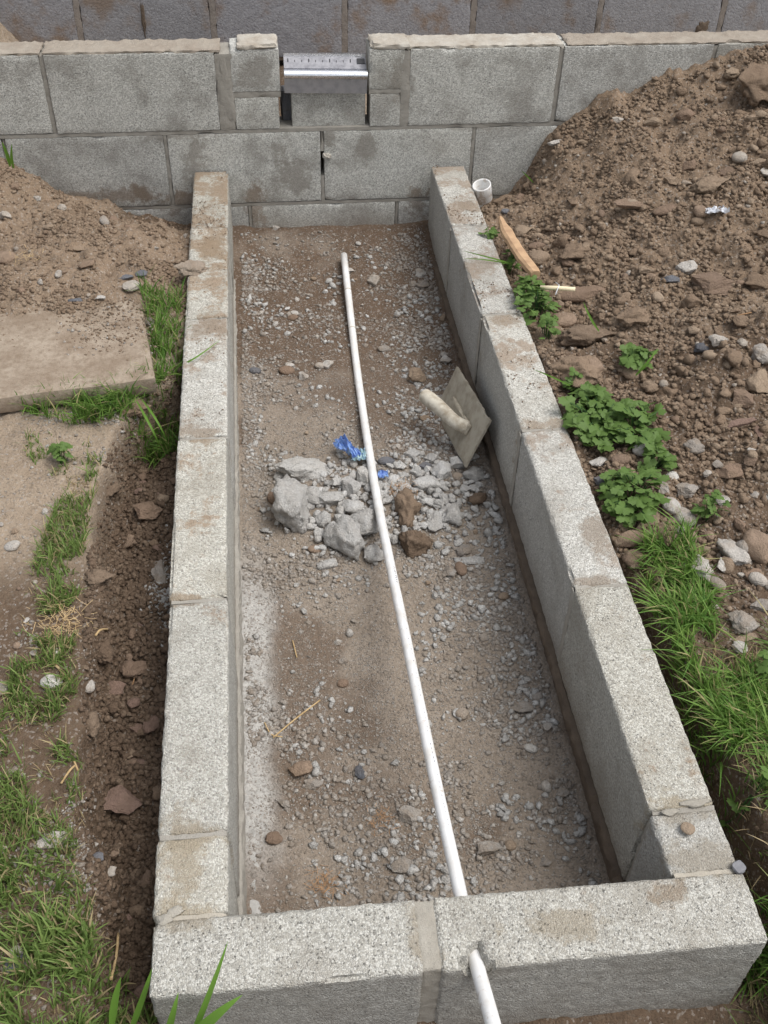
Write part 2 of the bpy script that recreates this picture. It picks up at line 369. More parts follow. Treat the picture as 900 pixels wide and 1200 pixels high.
def rough_box(sx, sy, sz, res=.01, seed=0, chip=.0025, rough=.0006, fn=None, name='block'):
    """Box centred in x and y, top at z=0, one welded surface lattice with worn edges."""
    nx, ny, nz = [max(1, int(round(s/res))) for s in (sx, sy, sz)]
    idx = np.full((nx+1, ny+1, nz+1), -1)
    bm = np.zeros_like(idx, bool); bm[[0, -1]] = True; bm[:, [0, -1]] = True; bm[:, :, [0, -1]] = True
    idx[bm] = np.arange(bm.sum())
    ii = np.argwhere(bm)
    P = ii/np.array([nx, ny, nz])*np.array([sx, sy, sz])-np.array([sx/2, sy/2, sz])
    ext = np.stack([np.where(ii[:, k] == 0, -1, np.where(ii[:, k] == n, 1, 0)) for k, n in enumerate((nx, ny, nz))], 1)
    ne = np.abs(ext).sum(1)
    off = Vector((seed*7.3, seed*3.1, seed*1.7))
    for a in range(len(P)):
        v = Vector(P[a])+off
        r = mnoise.noise(v*60)*rough+mnoise.noise(v*170)*rough*.7
        e = Vector(ext[a].astype(float))
        if ne[a] >= 2:
            q = mnoise.noise(v*45)*.5+.5; q2 = max(0, mnoise.noise(v*14)-.25)
            d = chip*(.25+.8*q+15*q2*q2)
            P[a] -= np.array(e)*d*(.75 if ne[a] == 2 else .8)
        P[a] += np.array(e)*r
    fs = []
    def side(A, flip):
        q = np.stack([A[:-1, :-1], A[1:, :-1], A[1:, 1:], A[:-1, 1:]], -1).reshape(-1, 4)
        fs.append(q[:, ::-1] if flip else q)
    side(idx[:, :, 0], True); side(idx[:, :, -1], False)
    side(idx[:, 0, :], False); side(idx[:, -1, :], True)
    side(idx[0, :, :], True); side(idx[-1, :, :], False)
    if fn is not None: P = fn(P)
    me = bpy.data.meshes.new(name); raw_mesh(me, P, np.concatenate(fs), 4); me.shade_smooth(); me.set_sharp_from_angle(angle=math.radians(38))
    return me

_ico = {}
def ico(n):
    if n not in _ico:
        import bmesh
        b = bmesh.new(); bmesh.ops.create_icosphere(b, subdivisions=n, radius=1.0)
        b.verts.ensure_lookup_table()
        _ico[n] = (np.array([v.co[:] for v in b.verts]), np.array([[v.index for v in f.verts] for f in b.faces])); b.free()
    return _ico[n]
def rock_geo(seed, n=3, kind='chunk'):
    r = random.Random(seed); V, F = ico(n); V = V.copy()
    o = Vector((seed*5.1, seed*2.3, seed*.7))
    if kind == 'pebble':
        for _ in range(4):
            nn = np.array([r.gauss(0, 1) for _ in range(3)]); nn /= np.linalg.norm(nn); d = r.uniform(.78, .95)
            k = np.maximum(0, V@nn-d); V -= np.outer(k*.8, nn)
        amp, fr = .10, 1.1
    elif kind == 'lump':
        for _ in range(11):
            nn = np.array([r.gauss(0, 1) for _ in range(3)]); nn /= np.linalg.norm(nn); d = r.uniform(.50, .84)
            k = np.maximum(0, V@nn-d); V -= np.outer(k*.95, nn)
        amp, fr = .20, 1.5
    elif kind == 'clod':
        for _ in range(6):
            nn = np.array([r.gauss(0, 1) for _ in range(3)]); nn /= np.linalg.norm(nn); d = r.uniform(.45, .85)
            k = np.maximum(0, V@nn-d); V -= np.outer(k*.9, nn)
        amp, fr = .42, 1.7
    else:
        for _ in range(r.randint(10, 15)):
            nn = np.array([r.gauss(0, 1) for _ in range(3)]); nn /= np.linalg.norm(nn); d = r.uniform(.42, .80)
            k = np.maximum(0, V@nn-d); V -= np.outer(k, nn)
        amp, fr = .16, 1.8
    for i in range(len(V)):
        v = Vector(V[i]); s = 1+amp*mnoise.noise(v*fr+o)+amp*.5*mnoise.noise(v*fr*2.6+o)
        if kind == 'clod': s += .16*mnoise.noise(v*6+o)+.08*mnoise.noise(v*13+o)
        if kind == 'lump': s += .13*mnoise.noise(v*3.5+o)+.085*mnoise.noise(v*8+o)+.05*mnoise.noise(v*17+o)+.03*mnoise.noise(v*30+o)
        if kind == 'chunk' and n > 2: s += .055*mnoise.noise(v*7+o)+.035*mnoise.noise(v*15+o)
        V[i] *= s
    if n == 1:
        for i in range(len(V)): V[i] *= r.uniform(.55, 1.15)
    V /= np.abs(V).max(0)
    return V, F
def rock_mesh(seed, n=3, kind='chunk', mat=None, flat=False):
    V, F = rock_geo(seed, n, kind); me = bpy.data.meshes.new('stone_mesh'); raw_mesh(me, V, F, 3)
    if kind == 'chunk': me.shade_flat()
    else: me.shade_smooth()
    if mat: me.materials.append(mat)
    return me

def tube(name, pts, rad, mat, parent=None, seg=12, cap=True, closed_end=True):
    pts = [np.array(p, float) for p in pts]; n = len(pts)
    rads = rad if hasattr(rad, '__len__') else [rad]*n
    V = []; Fq = []
    up = np.array([0, 0, 1.])
    for i, p in enumerate(pts):
        d = pts[min(i+1, n-1)]-pts[max(i-1, 0)]; d /= np.linalg.norm(d)
        u = np.cross(d, up); u = u/np.linalg.norm(u) if np.linalg.norm(u) > 1e-3 else np.array([1., 0, 0]); v = np.cross(u, d)
        for k in range(seg):
            a = 2*math.pi*k/seg; V.append(p+(u*math.cos(a)+v*math.sin(a))*rads[i])
    F = [[i*seg+k, i*seg+(k+1) % seg, (i+1)*seg+(k+1) % seg, (i+1)*seg+k] for i in range(n-1) for k in range(seg)]
    if cap: F += [list(range(seg))[::-1], [(n-1)*seg+k for k in range(seg)]]
    me = bpy.data.meshes.new(name); me.from_pydata([tuple(v) for v in V], [], F); me.update(); me.shade_smooth(); me.materials.append(mat)
    if cap:
        me.polygons[len(F)-1].use_smooth = False; me.polygons[len(F)-2].use_smooth = False
    return link(name, me, None, parent)

# ------------------------------------------------------------------ ground sheets
ax = axis(-.95, 2.05, .0065, -30, 34); ay = axis(-.40, 2.56, .0065, -30, 36)
GX, GY = np.meshgrid(ax, ay)
GZ, tr, trr = outer_height(GX, GY)
far = sstep(3, 8, np.hypot(GX-.4, GY-1))
GZ = GZ*(1-far)+far*(-.03+.25*fbm(GX, GY, 6, 3, 20))
ins = inside(GX, GY)
foot = (((GX > XL(GY)-.003) & (GX < XL(GY)+.1)) | ((GX > XR(GY)-.1) & (GX < XR(GY)+.003)) | ((GY < .1) & (GX > 0) & (GX < W))) & (GY > -.003) & (GY < WY(GX))
GZo = np.where(ins, -.36, np.where(foot, np.minimum(GZ, -.04), GZ))
moist = np.maximum(np.maximum(tr, trr), sstep(2.05, 2.25, GY)*sstep(-.34, -.2, GX)*(GX < .4))
moist = np.maximum(moist, sstep(.0, -.05, GY)*sstep(-.03, .03, GX))
mound = ((GX > .4) & (GY < 2.42))*1.0*(1-sstep(3, 8, np.hypot(GX-.4, GY-1)))
mound = np.maximum(mound, sstep(1.50, 1.75, GY+.1*fbm(GX, GY, .2, 3, 81))*.85*(GY < 2.42))*(1-moist)
turf = sstep(2.8, 4.5, np.hypot(GX-.4, GY-1))
M_soil_o = M_soil
g = grid_obj('ground', GX, GY, GZo, M_soil_o, {'moist': moist, 'mound': mound, 'turf': turf}); tag(g, kind='structure')
px_ = np.arange(.04, .80, .0052); py_ = np.arange(.05, 2.43, .0052)
PX, PY = np.meshgrid(px_, py_); PZ = pit_height(PX, PY)
pm = sstep(1.2, 2.2, PY)*.40+.7*sstep(-.06, .28, 1.1*fbm(PX+.05*fbm(PX, PY, .1, 2, 34), PY, .27, 5, 30)+.40*sstep(1.2, 2.15, PY)-.12)
cem = sstep(.185, .135, PX+.035*fbm(PX, PY, .07, 4, 33))*sstep(.22, .40, PY)*sstep(1.12, .85, PY)
g = grid_obj('pit_floor', PX, PY, PZ, M_pit, {'moist': np.clip(pm, 0, 1), 'cement': cem}); tag(g, kind='structure')

def Hs(x, y):
    x = np.atleast_1d(np.asarray(x, float)); y = np.atleast_1d(np.asarray(y, float))
    i = np.clip(np.searchsorted(ax, x)-1, 0, len(ax)-2); j = np.clip(np.searchsorted(ay, y)-1, 0, len(ay)-2)
    fx = (x-ax[i])/(ax[i+1]-ax[i]); fy = (y-ay[j])/(ay[j+1]-ay[j])
    z = (GZ[j, i]*(1-fx)+GZ[j, i+1]*fx)*(1-fy)+(GZ[j+1, i]*(1-fx)+GZ[j+1, i+1]*fx)*fy
    return np.where((x > XL(y)+.1) & (x < XR(y)-.1) & (y > .1) & (y < WY(x)), pit_height(x, y), z)
def ray(px, py):
    d = RC@np.array([(px-450)/FPX, -(py-600)/FPX, -1.0]); return d
def on_wall_top(x, y): return (((x > XL(y)) & (x < XL(y)+.1)) | ((x > XR(y)-.1) & (x < XR(y))) | (y < .1)) & (y > 0) & (y < WY(x)) & (x > XL(y)) & (x < XR(y))
def spot(px, py):
    """The point of the terrain that shows at photo position (px, py), and its distance from the lens."""
    d = ray(px, py); ts = np.linspace(.8, 5, 3000); P = CAM[None]+ts[:, None]*d[None]
    h = Hs(P[:, 0], P[:, 1]); h = np.where(on_wall_top(P[:, 0], P[:, 1]), 0, h)
    k = np.argmax(P[:, 2] < h); return P[k], ts[k]
def at(px, py, z=0.):
    d = ray(px, py); t = (z-CAM[2])/d[2]; return CAM+d*t
def atX(px, py, X):
    d = ray(px, py); t = (X-CAM[0])/d[0]; return CAM+d*t
def atW(px, py, off=0.):
    d = ray(px, py); t = (L+off-CAM[1])/d[1]; P = CAM+d*t; return P

# ------------------------------------------------------------------ planter wall
BH = .215
def notch(P):       # broken-out notch for the pipe in the front block (local x, y)
    P = P.copy(); lx = P[:, 0]+.592; ly = P[:, 1]+.05
    r = np.hypot((lx-.418)/.019, (ly-.0)/.030)/(1+.18*np.sin(5*np.arctan2(ly, lx-.418)+1)+.10*np.sin(11*np.arctan2(ly, lx-.418)))
    k = (r < 1) & (P[:, 2] > -.035)
    P[k, 2] = -.034+.018*np.clip(r[k], 0, 1)**2
    k2 = (r >= 1) & (r < 1.45) & (P[:, 2] > -.004); P[k2, 2] -= .005*(1.45-r[k2])/.45
    return P
std = [rough_box(.445, .100, BH, .0062, s, chip=.0042, rough=.0013, name='concrete_block') for s in (1, 2, 3, 4)]
planter = empty('planter_wall', (W/2, 0, 0))
tag(planter, 'low rectangular planter wall of pale concrete blocks around the pit, one block high', 'planter wall')
def blk(me, x, y, z, rz, parent, mat, name='concrete_block'):
    return link(name, me, mat, parent, (x, y, z), (random.uniform(-.004, .004), random.uniform(-.004, .004), rz))
def pair_y(y0, y1, side, k):
    n = y1-y0; yc = (y0+y1)/2
    xc = XL(yc)+.05 if side == 'l' else XR(yc)-.05
    sk = SKL if side == 'l' else SKR
    me = std[k % 4] if abs(n-.445) < .006 else rough_box(n, .1, BH, .0062, 10+k, chip=.0042, rough=.0013, name='concrete_block')
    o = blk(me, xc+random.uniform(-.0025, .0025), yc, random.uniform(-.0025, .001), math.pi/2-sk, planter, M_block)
def ys(a): return [(.104, a-.0025)]+[(a+.45*k+.0025, min(a+.45*(k+1)-.0025, 2.372)) for k in range(5)]
for k, (a, b_) in enumerate(ys(.2224)): pair_y(a, b_, 'l', k)
for k, (a, b_) in enumerate(ys(.2017)): pair_y(a, b_, 'r', k+2)
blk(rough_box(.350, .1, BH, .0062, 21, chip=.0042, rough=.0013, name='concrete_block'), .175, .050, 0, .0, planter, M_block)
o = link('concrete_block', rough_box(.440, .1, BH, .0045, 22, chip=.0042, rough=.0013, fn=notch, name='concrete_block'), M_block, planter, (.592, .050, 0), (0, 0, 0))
# mortar
def box_at(name, x0, x1, y0, y1, z0, z1, mat, parent, seed=0, res=.008, rz=0, chip=.002, rough=.0015):
    me = rough_box(x1-x0, y1-y0, z1-z0, res, seed, chip, rough, name=name)
    return link(name, me, mat, parent, ((x0+x1)/2, (y0+y1)/2, z1), (0, 0, rz))
for k in range(5):
    y = .2224+.45*k; box_at('mortar_joint', XL(y)+.0015, XL(y)+.0985, y-.005, y+.005, -.213, -.0035, M_mortar_grey, planter, 30+k)
    y = .2017+.45*k; box_at('mortar_joint', XR(y)-.0985, XR(y)-.0015, y-.005, y+.005, -.213, -.0035, M_mortar_grey, planter, 40+k)
    if k > 0: link('mortar_smear', rough_box(.022, .005, .20, .006, 50+k, .003, .0015, name='mortar_smear'), M_mortar_grey, planter, (XR(y)-.1005, y-.004, -.008), (0, 0, math.pi/2), (1, 1, 1))
box_at('mortar_joint', .346, .376, .0035, .098, -.213, -.0025, M_mortar_joint, planter, 60, .004)
box_at('mortar_joint', .002, .098, .098, .106, -.213, -.002, M_mortar, planter, 61)
box_at('mortar_joint', XR(.1)-.098, XR(.1)-.002, .098, .106, -.213, -.002, M_mortar, planter, 62)
# bed mortar and footings
def along(name, side, y0, y1, xin0, xin1, z0, z1, mat, seed, res=.009, rough=.004, chip=.004):
    yc = (y0+y1)/2; sk = SKL if side == 'l' else SKR
    xc = (XL(yc)+(xin0+xin1)/2) if side == 'l' else (XR(yc)-(xin0+xin1)/2)
    me = rough_box(y1-y0, xin1-xin0, z1-z0, res, seed, chip, rough, name=name)
    return link(name, me, mat, planter, (xc, yc, z1), (0, 0, math.pi/2-sk))
along('mortar_bed', 'r', .11, 2.37, .004, .112, -.236, -.2155, M_mortar_dark, 70)
along('footing', 'r', .11, 2.37, .0, .104, -.36, -.233, M_mortar_dark, 71, .014, .003)
along('mortar_bed', 'l', .11, 2.37, .004, .107, -.236, -.2155, M_mortar_grey, 72)
along('footing', 'l', .11, 2.37, .0, .108, -.36, -.233, M_mortar_grey, 73, .014, .004)
box_at('mortar_bed', .004, W-.004, .003, .112, -.236, -.2155, M_mortar_dark, planter, 74, .01, rough=.003)
box_at('footing', .0, W, -.004, .108, -.36, -.233, M_mortar_dark, planter, 75, .014, rough=.003)
along('cement_haunch', 'l', .16, 1.05, .100, .130, -.31, -.270, M_cement, 76, .007, .005, .006)

# thin smears of mortar left on the blocks
def smear(x, y, z, rx, ry, h, mat, parent, seed, rot=(0, 0, 0), name='mortar_smear'):
    n = 72; V = [(0, 0, h*.9)]; r0 = random.Random(seed)
    ph = [r0.uniform(0, 6.28) for _ in range(5)]
    for ring, (rr, hh) in enumerate(((.35, .95), (.68, .75), (.9, .45), (1.0, -.25))):
        for k in range(n):
            a = 2*math.pi*k/n
            q = rr*(1+.16*math.sin(2*a+ph[0])+.10*math.sin(3*a+ph[1])+.08*math.sin(5*a+ph[2])+.05*math.sin(9*a+ph[3])+.16*mnoise.noise(Vector((math.cos(a)*3.5, math.sin(a)*3.5, seed)))+.08*mnoise.noise(Vector((math.cos(a)*11, math.sin(a)*11, seed))))
            V.append((rx*q*math.cos(a), ry*q*math.sin(a), h*(hh+.6*mnoise.noise(Vector((math.cos(a)*q*2+seed, math.sin(a)*q*2, seed*.3))))))
    F = [(0, 1+k, 1+(k+1) % n) for k in range(n)]
    for g_ in range(3):
        for k in range(n): F.append((1+g_*n+k, 1+(g_+1)*n+k, 1+(g_+1)*n+(k+1) % n, 1+g_*n+(k+1) % n))
    me = bpy.data.meshes.new(name); me.from_pydata(V, [], F); me.update(); me.shade_smooth()
    return link(name, me, mat, parent, (x, y, z), rot)
for i, (px, py, rx, ry, h) in enumerate([(812, 941, .030, .008, .0035), (786, 951, .016, .007, .003), (192, 1078, .012, .008, .005), (206, 1068, .020, .007, .003)]):
    P = at(px, py, 0); V_, F_ = rock_geo(900+i, 3, 'clod'); me = bpy.data.meshes.new('mortar_lump'); raw_mesh(me, V_, F_, 3); me.shade_smooth()
    link('mortar_lump', me, M_mortar_joint, planter, (P[0], P[1], 0), (0, 0, .15*i), (rx, ry, h))

# ------------------------------------------------------------------ garden wall
gw = empty('garden_wall', (.5, L, .33)); tag(gw, 'rough grey concrete block wall crossing behind the planter with a gap in its top course', 'block wall')
def WB(x0, x1, z0, z1, k=0, name='concrete_block', mat=None, off=0., res=.0095, depth=.1, chip=.0022, rough=.0006, me=None):
    me = me or rough_box(x1-x0, depth, z1-z0, res, 100+k, chip, rough, name=name)
    xc = (x0+x1)/2
    return link(name, me, mat or M_wallb, gw, (xc, WY(xc)+depth/2+off, z1), (0, 0, TH))
wstd = [rough_box(.440, .1, .214, .0095, s, name='concrete_block') for s in (5, 6, 7)]
far_blk = rough_box(.440, .1, .214, .03, 8, name='concrete_block')
C1, C2, C3 = (.115, .330), (-.111, .104), (-.336, -.121)
def course(xs, z, k0):
    for i, (a, b_) in enumerate(xs):
        seen = -.9 < (a+b_)/2 < 1.9
        me = None
        if abs(b_-a-.44) < .004: me = wstd[(i+k0) % 3] if seen else far_blk
        WB(a, b_, z[0], z[1], k0+i, me=me, res=.0095 if seen else .03)
course([(-2.65+.45*k, -2.21+.45*k) for k in range(4)]+[(-.845, -.405), (-.393, .062)], C1, 0)
course([(.604, 1.030), (1.043, 1.483), (1.495, 1.935)]+[(1.947+.45*k, 2.387+.45*k) for k in range(3)], C1, 10)
WB(.108, .232, .115, .205, 31); WB(.104, .238, .222, .336, 32)
WB(.492, .580, .115, .208, 33); WB(.488, .588, .222, .330, 34)
course([(-.092+.45*k, .348+.45*k) for k in range(-6, 8)], C2, 40)
course([(.135+.45*k, .575+.45*k) for k in range(-6, 7)], C3, 60)
course([(-.092+.45*k, .348+.45*k) for k in range(-6, 8)], (-.56, -.346), 80)
def WM(x0, x1, z0, z1, k, mat=M_mortar_grey, off=.0015, depth=.095, name='mortar_joint', res=.008, rough=.0016): 
    return WB(x0, x1, z0, z1, k, name, mat, off, res, depth, .002, rough)
for i, (a, b_) in enumerate([(-1.31, -1.295), (-.860, -.845), (-.406, -.392), (.061, .109), (.578, .606), (1.029, 1.044), (1.482, 1.496)]):
    WM(a, b_, .114, .326, 200+i, off=.0005 if i in (3, 4) else .004)
for k in range(-3, 6):
    x = -.097+.45*k
    if k == 1:
        WM(x-.006, x+.006, -.111, -.030, 220); WM(x-.006, x+.006, .045, .104, 221)
    else: WM(x-.006, x+.006, -.111, .104, 222+k, off=.003)
    WM(.125+.45*k, .136+.45*k, -.336, -.121, 240+k, off=.003)
WM(-2.65, 3.75, .1035, .1155, 260, name='bed_joint', res=.011)
WM(-2.65, 3.75, -.1215, -.1105, 261, name='bed_joint', res=.011)
WM(-2.65, 3.75, -.3465, -.3355, 262, name='bed_joint', res=.03)
WM(.103, .24, .204, .223, 263, name='bed_joint'); WM(.488, .588, .207, .223, 264, name='bed_joint')
# uneven mortar left on the wall top
def top_mortar(x0, x1, z, h, mat, k, y0=.002, d=.094):
    WB(x0, x1, z, z+h, 270+k, 'mortar_topping', mat, y0, .008, d, .003, .0035)
top_mortar(-.9, -.40, .329, .007, M_mortar_top, 0); top_mortar(-.395, .08, .329, .008, M_mortar_top, 1)
top_mortar(.125, .236, .335, .014, M_mortar_white, 2, -.001); top_mortar(.492, .60, .329, .016, M_mortar_white, 3, -.001)
top_mortar(.60, 1.04, .329, .009, M_mortar_white, 4); top_mortar(1.05, 1.95, .329, .007, M_mortar_top, 5)
# dabs of mortar on the face
for i, (px, py, rx, rz_, mt) in enumerate([(383, 183, .012, .009, M_mortar_white), (265, 108, .020, .085, M_mortar_grey)]):
    P = atW(px, py); P[1] = WY(P[0])
    smear(P[0], P[1]+.0004, P[2], rx, rz_, .0016 if i else .012, mt, gw, 60+i, (math.pi/2, 0, TH))

# loose block and metal strip in the gap
me = rough_box(.212, .095, .098, .007, 300, .002, name='loose_block')
o = link('cut_concrete_block', me, M_wallb, None, (.374, WY(.37)+.060, .213), (0, 0, TH)); tag(o, 'small cut grey block set loose in the gap under the metal strip', 'concrete block')
o = link('dark_gap_piece', rough_box(.045, .05, .088, .007, 301, .003, name='dark_gap'), M_slate, None, (.262, WY(.26)+.080, .203), (0, 0, .1)); tag(o, 'dark piece standing in for the dark gap left of the loose cut block', 'gap piece')  # dark colour stands in for the shaded gap beside the loose block
ms = empty('metal_strip', (.366, WY(.366)-.006, .216)); ms.rotation_euler = (0, math.radians(1.6), TH)
tag(ms, 'shiny aluminium strip with raised ridge and scale markings lying in the wall gap', 'metal strip')
def prof(name, pts, x0, x1, mat):
    n = len(pts); V = [(x0, y, z) for y, z in pts]+[(x1, y, z) for y, z in pts]
    F = [(i, (i+1) % n, n+(i+1) % n, n+i) for i in range(n)]+[tuple(range(n))[::-1], tuple(range(n, 2*n))]
    me = bpy.data.meshes.new(name); me.from_pydata(V, [], F); me.update(); me.materials.append(mat)
    o = bpy.data.objects.new(name, me); col.objects.link(o); o.parent = ms; return o
prof('front_plate', [(0, 0), (0, .040), (.004, .042), (.006, .042), (.006, 0)], -.116, .116, M_alu_dull)
arc = [(.006-.013*math.cos(a), .050+.012*math.sin(a)) for a in np.linspace(-1.1, 2.1, 9)]
prof('ridge', [(.02, .040)]+arc+[(.028, .058), (.028, .045)], -.1165, .1165, M_alu)
prof('rear_flange', [(.024, .056), (.060, .076), (.061, .080), (.057, .080), (.022, .061)], -.1155, .1155, M_alu_mid)
prof('edge_lip', [(.0575, .0795), (.0665, .0795), (.0665, .089), (.0575, .089)], -.1155, .1155, M_alu)
for i in range(11):
    x = -.105+.0195*i; hgt = .010 if i % 3 == 0 else .006
    prof('scale_mark', [(.040, .0719), (.040+hgt, .0719+hgt*.5), (.0398+hgt, .0724+hgt*.5), (.0398, .0724)], x, x+(.0016 if i % 3 else .0028), M_black)
prof('end_slot', [(.036, .0700), (.052, .0785), (.0515, .0792), (.0355, .0706)], .090, .112, M_black)  # black sliver on the flange, the shade inside the slot put in as colour

# ------------------------------------------------------------------ rear wall
rw = empty('rear_wall', (.5, 3.2, 0)); tag(rw, 'dark blue grey block wall at the very back with buff vertical joints', 'block wall')
rb = [rough_box(.430, .1, .205, .012, s, .002, .0012, name='concrete_block') for s in (400, 401)]; rbf = rough_box(.430, .1, .205, .05, 402, name='concrete_block')
for c, z1 in enumerate((.022, .237, .452, .667, .882)):
    for k in range(-6, 9):
        x = -.421+.45*k+.225+(.225 if c % 2 == 0 else 0)
        link('concrete_block', rb[k % 2] if (c == 1 and -2 < k < 6) else rbf, M_rear, rw, (x, 3.25, z1), (0, 0, 0))
for k in range(-6, 9):
    for c, z1 in enumerate((.022, .237, .452, .667, .882)):
        x = -.421+.45*k+(.225 if c % 2 == 0 else 0)
        link('mortar_joint', rough_box(.022, .095, .207, .012, 410+k, .002, .003, name='mortar_joint') if c == 1 else bpy.data.objects['mortar_joint'].data, M_rearj if c == 1 else None, rw, (x, 3.2+.048, z1))
for z in (.032, .247, .462, .677):
    link('bed_joint', rough_box(6.7, .09, .012, .04, 430, name='bed_joint'), M_mortar_dark, rw, (.8, 3.246, z))
for i, (px, py, rx, rz_) in enumerate([(168, 22, .006, .06), (822, 34, .022, .03)]):
    d = ray(px, py); t_ = (3.2-CAM[1])/d[1]; P = CAM+d*t_
    smear(P[0], 3.1995, P[2], rx, rz_, .004, M_mortar_dark, rw, 90+i, (math.pi/2, 0, 0), 'mud_smear')
# ------------------------------------------------------------------ conduit pipe
pipe = empty('conduit_pipe', (.41, 1.2, -.2)); tag(pipe, 'long thin white plastic pipe lying along the pit and out through the front wall', 'pipe')
pp = [atX(*p) for p in [(403, 299, .404), (418, 430, .4005), (437, 556, .4005), (455, 650, .405), (474, 740, .410), (507, 900, .415), (540, 1050, .4195), (556, 1120, .4215), (577, 1197, .4235), (590, 1245, .4245)]]
def catmull(P, n):
    P = [np.array(p) for p in P]; P = [2*P[0]-P[1]]+P+[2*P[-1]-P[-2]]; out = []
    for i in range(1, len(P)-2):
        for k in range(n):
            t = k/n; a, b, c, d = P[i-1:i+3]
            out.append(.5*((2*b)+(-a+c)*t+(2*a-5*b+4*c-d)*t*t+(-a+3*b-3*c+d)*t**3))
    out.append(P[-2]); return out
pl_ = catmull(pp, 6)
tube('pipe_body', pl_, .0099, M_pvc, pipe, 20)
for pxy in [(408, 345, .402), (413, 390, .401)]:
    c = atX(*pxy); i = min(range(len(pl_)), key=lambda k: abs(pl_[k][1]-c[1])); d = pl_[i+1]-pl_[i]; d /= np.linalg.norm(d)
    tube('scuff_ring', [pl_[i], pl_[i]+d*.004], .0101, M_handle, pipe, 20, cap=False)
# faint print along the pipe (too small to read): short strokes wrapped on the tube
def on_pipe(s, a, r=.01003):
    s = s*(len(pl_)-1); i = int(min(len(pl_)-2, max(0, math.floor(s)))); f = s-i
    p = pl_[i]*(1-f)+pl_[i+1]*f; d = pl_[i+1]-pl_[i]; d /= np.linalg.norm(d)
    u = np.cross(d, [0, 0, 1.]); u /= np.linalg.norm(u); v = np.cross(u, d)
    return p+(u*math.cos(a)+v*math.sin(a))*r
V = []; F = []; rr = random.Random(4)
s0 = 3.2/9
for i in range(74):
    if i in (8, 9, 10, 19, 20, 28, 36, 37, 45, 52, 53, 60): continue
    s = s0+i*.0034
    dark = i < 8
    for st in range(2 if dark else 1):
        a0 = math.pi*.60+rr.uniform(-.05, .05)+st*.18; da = rr.uniform(.10, .26) if dark else rr.uniform(.05, .14); ds = rr.uniform(.0006, .0016)
        s_ = s+rr.uniform(0, .0012); b0 = len(V)
        for (x, y) in ((0, 0), (1, 0), (1, 1), (0, 1)): V.append(tuple(on_pipe(s_+ds*x, a0+da*y)))
        F.append((b0, b0+1, b0+2, b0+3))
me = bpy.data.meshes.new('pipe_print'); me.from_pydata(V, [], F); me.materials.append(M_ink); tag(link('pipe_print', me, None, pipe), kind='stuff')

# ------------------------------------------------------------------ hand float leaning on the right wall
fl = empty('plasterers_float', (.67, 1.41, -.2)); tag(fl, 'cement caked rectangular plastering float with curved handle leaning on the inner right wall', 'float')
T_, R_, B_, Lc = [np.array(v) for v in ((.640, 1.540, -.150), (.672, 1.285, -.112), (.620, 1.255, -.226), (.592, 1.512, -.262))]
ex = (T_-R_+Lc-B_)/2; ex /= np.linalg.norm(ex); ey = (R_-B_+T_-Lc)/2; ey -= ex*(ey@ex); ey /= np.linalg.norm(ey); en = np.cross(ex, ey)
if en[0] > 0: en = -en
cen = (T_+R_+B_+Lc)/4
Mf = Matrix([[*[ex[i], ey[i], en[i]], cen[i]] for i in range(3)]+[[0, 0, 0, 1]])
def flpart(name, me, mat, mtx=Matrix.Identity(4)):
    o = bpy.data.objects.new(name, me); col.objects.link(o)
    if len(me.materials) == 0: me.materials.append(mat)
    o.parent = fl; o.matrix_parent_inverse = Matrix.Translation(fl.location).inverted(); o.matrix_basis = Mf@mtx; return o
flpart('plate', rough_box(.278, .132, .007, .005, 500, .0015, .0006, name='plate'), M_plate, Matrix.Translation((0, 0, .0035)))
flpart('mounting_strip', rough_box(.15, .030, .010, .005, 501, .003, .0008, name='mounting_strip'), M_plate, Matrix.Translation((-.005, .0, .0125)))
iMf = np.array(Mf.inverted())
def tolocal(p): return (iMf@np.array([*p, 1]))[:3]
# handle: rises from the strip and runs back as a free curved grip
ends = [tolocal(atX(546, 502, .632)), tolocal(atX(493, 461, .575))]
hp = [(-.060, 0, .006), (-.058, 0, .022), (-.044, 0, .038), (-.018, 0, .049), (.012, 0, .062), (.038, 0, .078), (.054, 0, .088), (.060, 0, .091)]
#@H
def local_tube(name, pts, rads, mat):
    o = tube(name, catmull(pts, 4), list(np.interp(np.linspace(0, 1, (len(pts)-1)*4+1), np.linspace(0, 1, len(rads)), rads)), mat, None, 14); 
    o.parent = fl; o.matrix_parent_inverse = Matrix.Translation(fl.location).inverted(); o.matrix_basis = Mf; return o
local_tube('handle', hp, [.016, .0165, .0165, .017, .0180, .0190, .0175, .009], M_handle)
print('FLOAT', ends)

# ------------------------------------------------------------------ stones
KM = {}
def kind_mesh(kind, mat, i, n=3):
    key = (kind, mat.name, i, n)
    if key not in KM: KM[key] = rock_mesh(hash((kind, i)) % 997 if False else (sum(map(ord, kind))+i*13), n, kind, mat)
    return KM[key]
def stone(px, py, wpx, hpx, mat, kind='chunk', ang=0., name='stone', n=3, thick=.7, sink=.28, label=None, cat='stone', group=None, var=None, P=None):
    if P is None: P, t = spot(px, py)
    else: t = np.dot(P-CAM, -RC[:, 2])
    sx = wpx/2*t/FPX*1.08; sy = hpx/2*t/FPX*1.15; sz = thick*min(sx, sy)
    r = random.Random(int(px*7+py*13))
    me = kind_mesh(kind, mat, r.randint(0, 6) if var is None else var, n)
    o = link(name, me, None, None, (P[0], P[1], P[2]+sz*(1-2*sink)), (r.uniform(-.18, .18), r.uniform(-.18, .18), math.radians(-ang)+r.choice((0, math.pi))+.09), (sx, sy, sz))
    tag(o, label, cat, group); return o
C, G_, PB, BR, RD, PA, SL, CL, DC = M_conc_rock, M_gravel, M_pebble, M_brownrock, M_reddish, M_pale, M_slate, M_clod, M_darkclod
RUB = 'rubble chunks heaped in the pit'
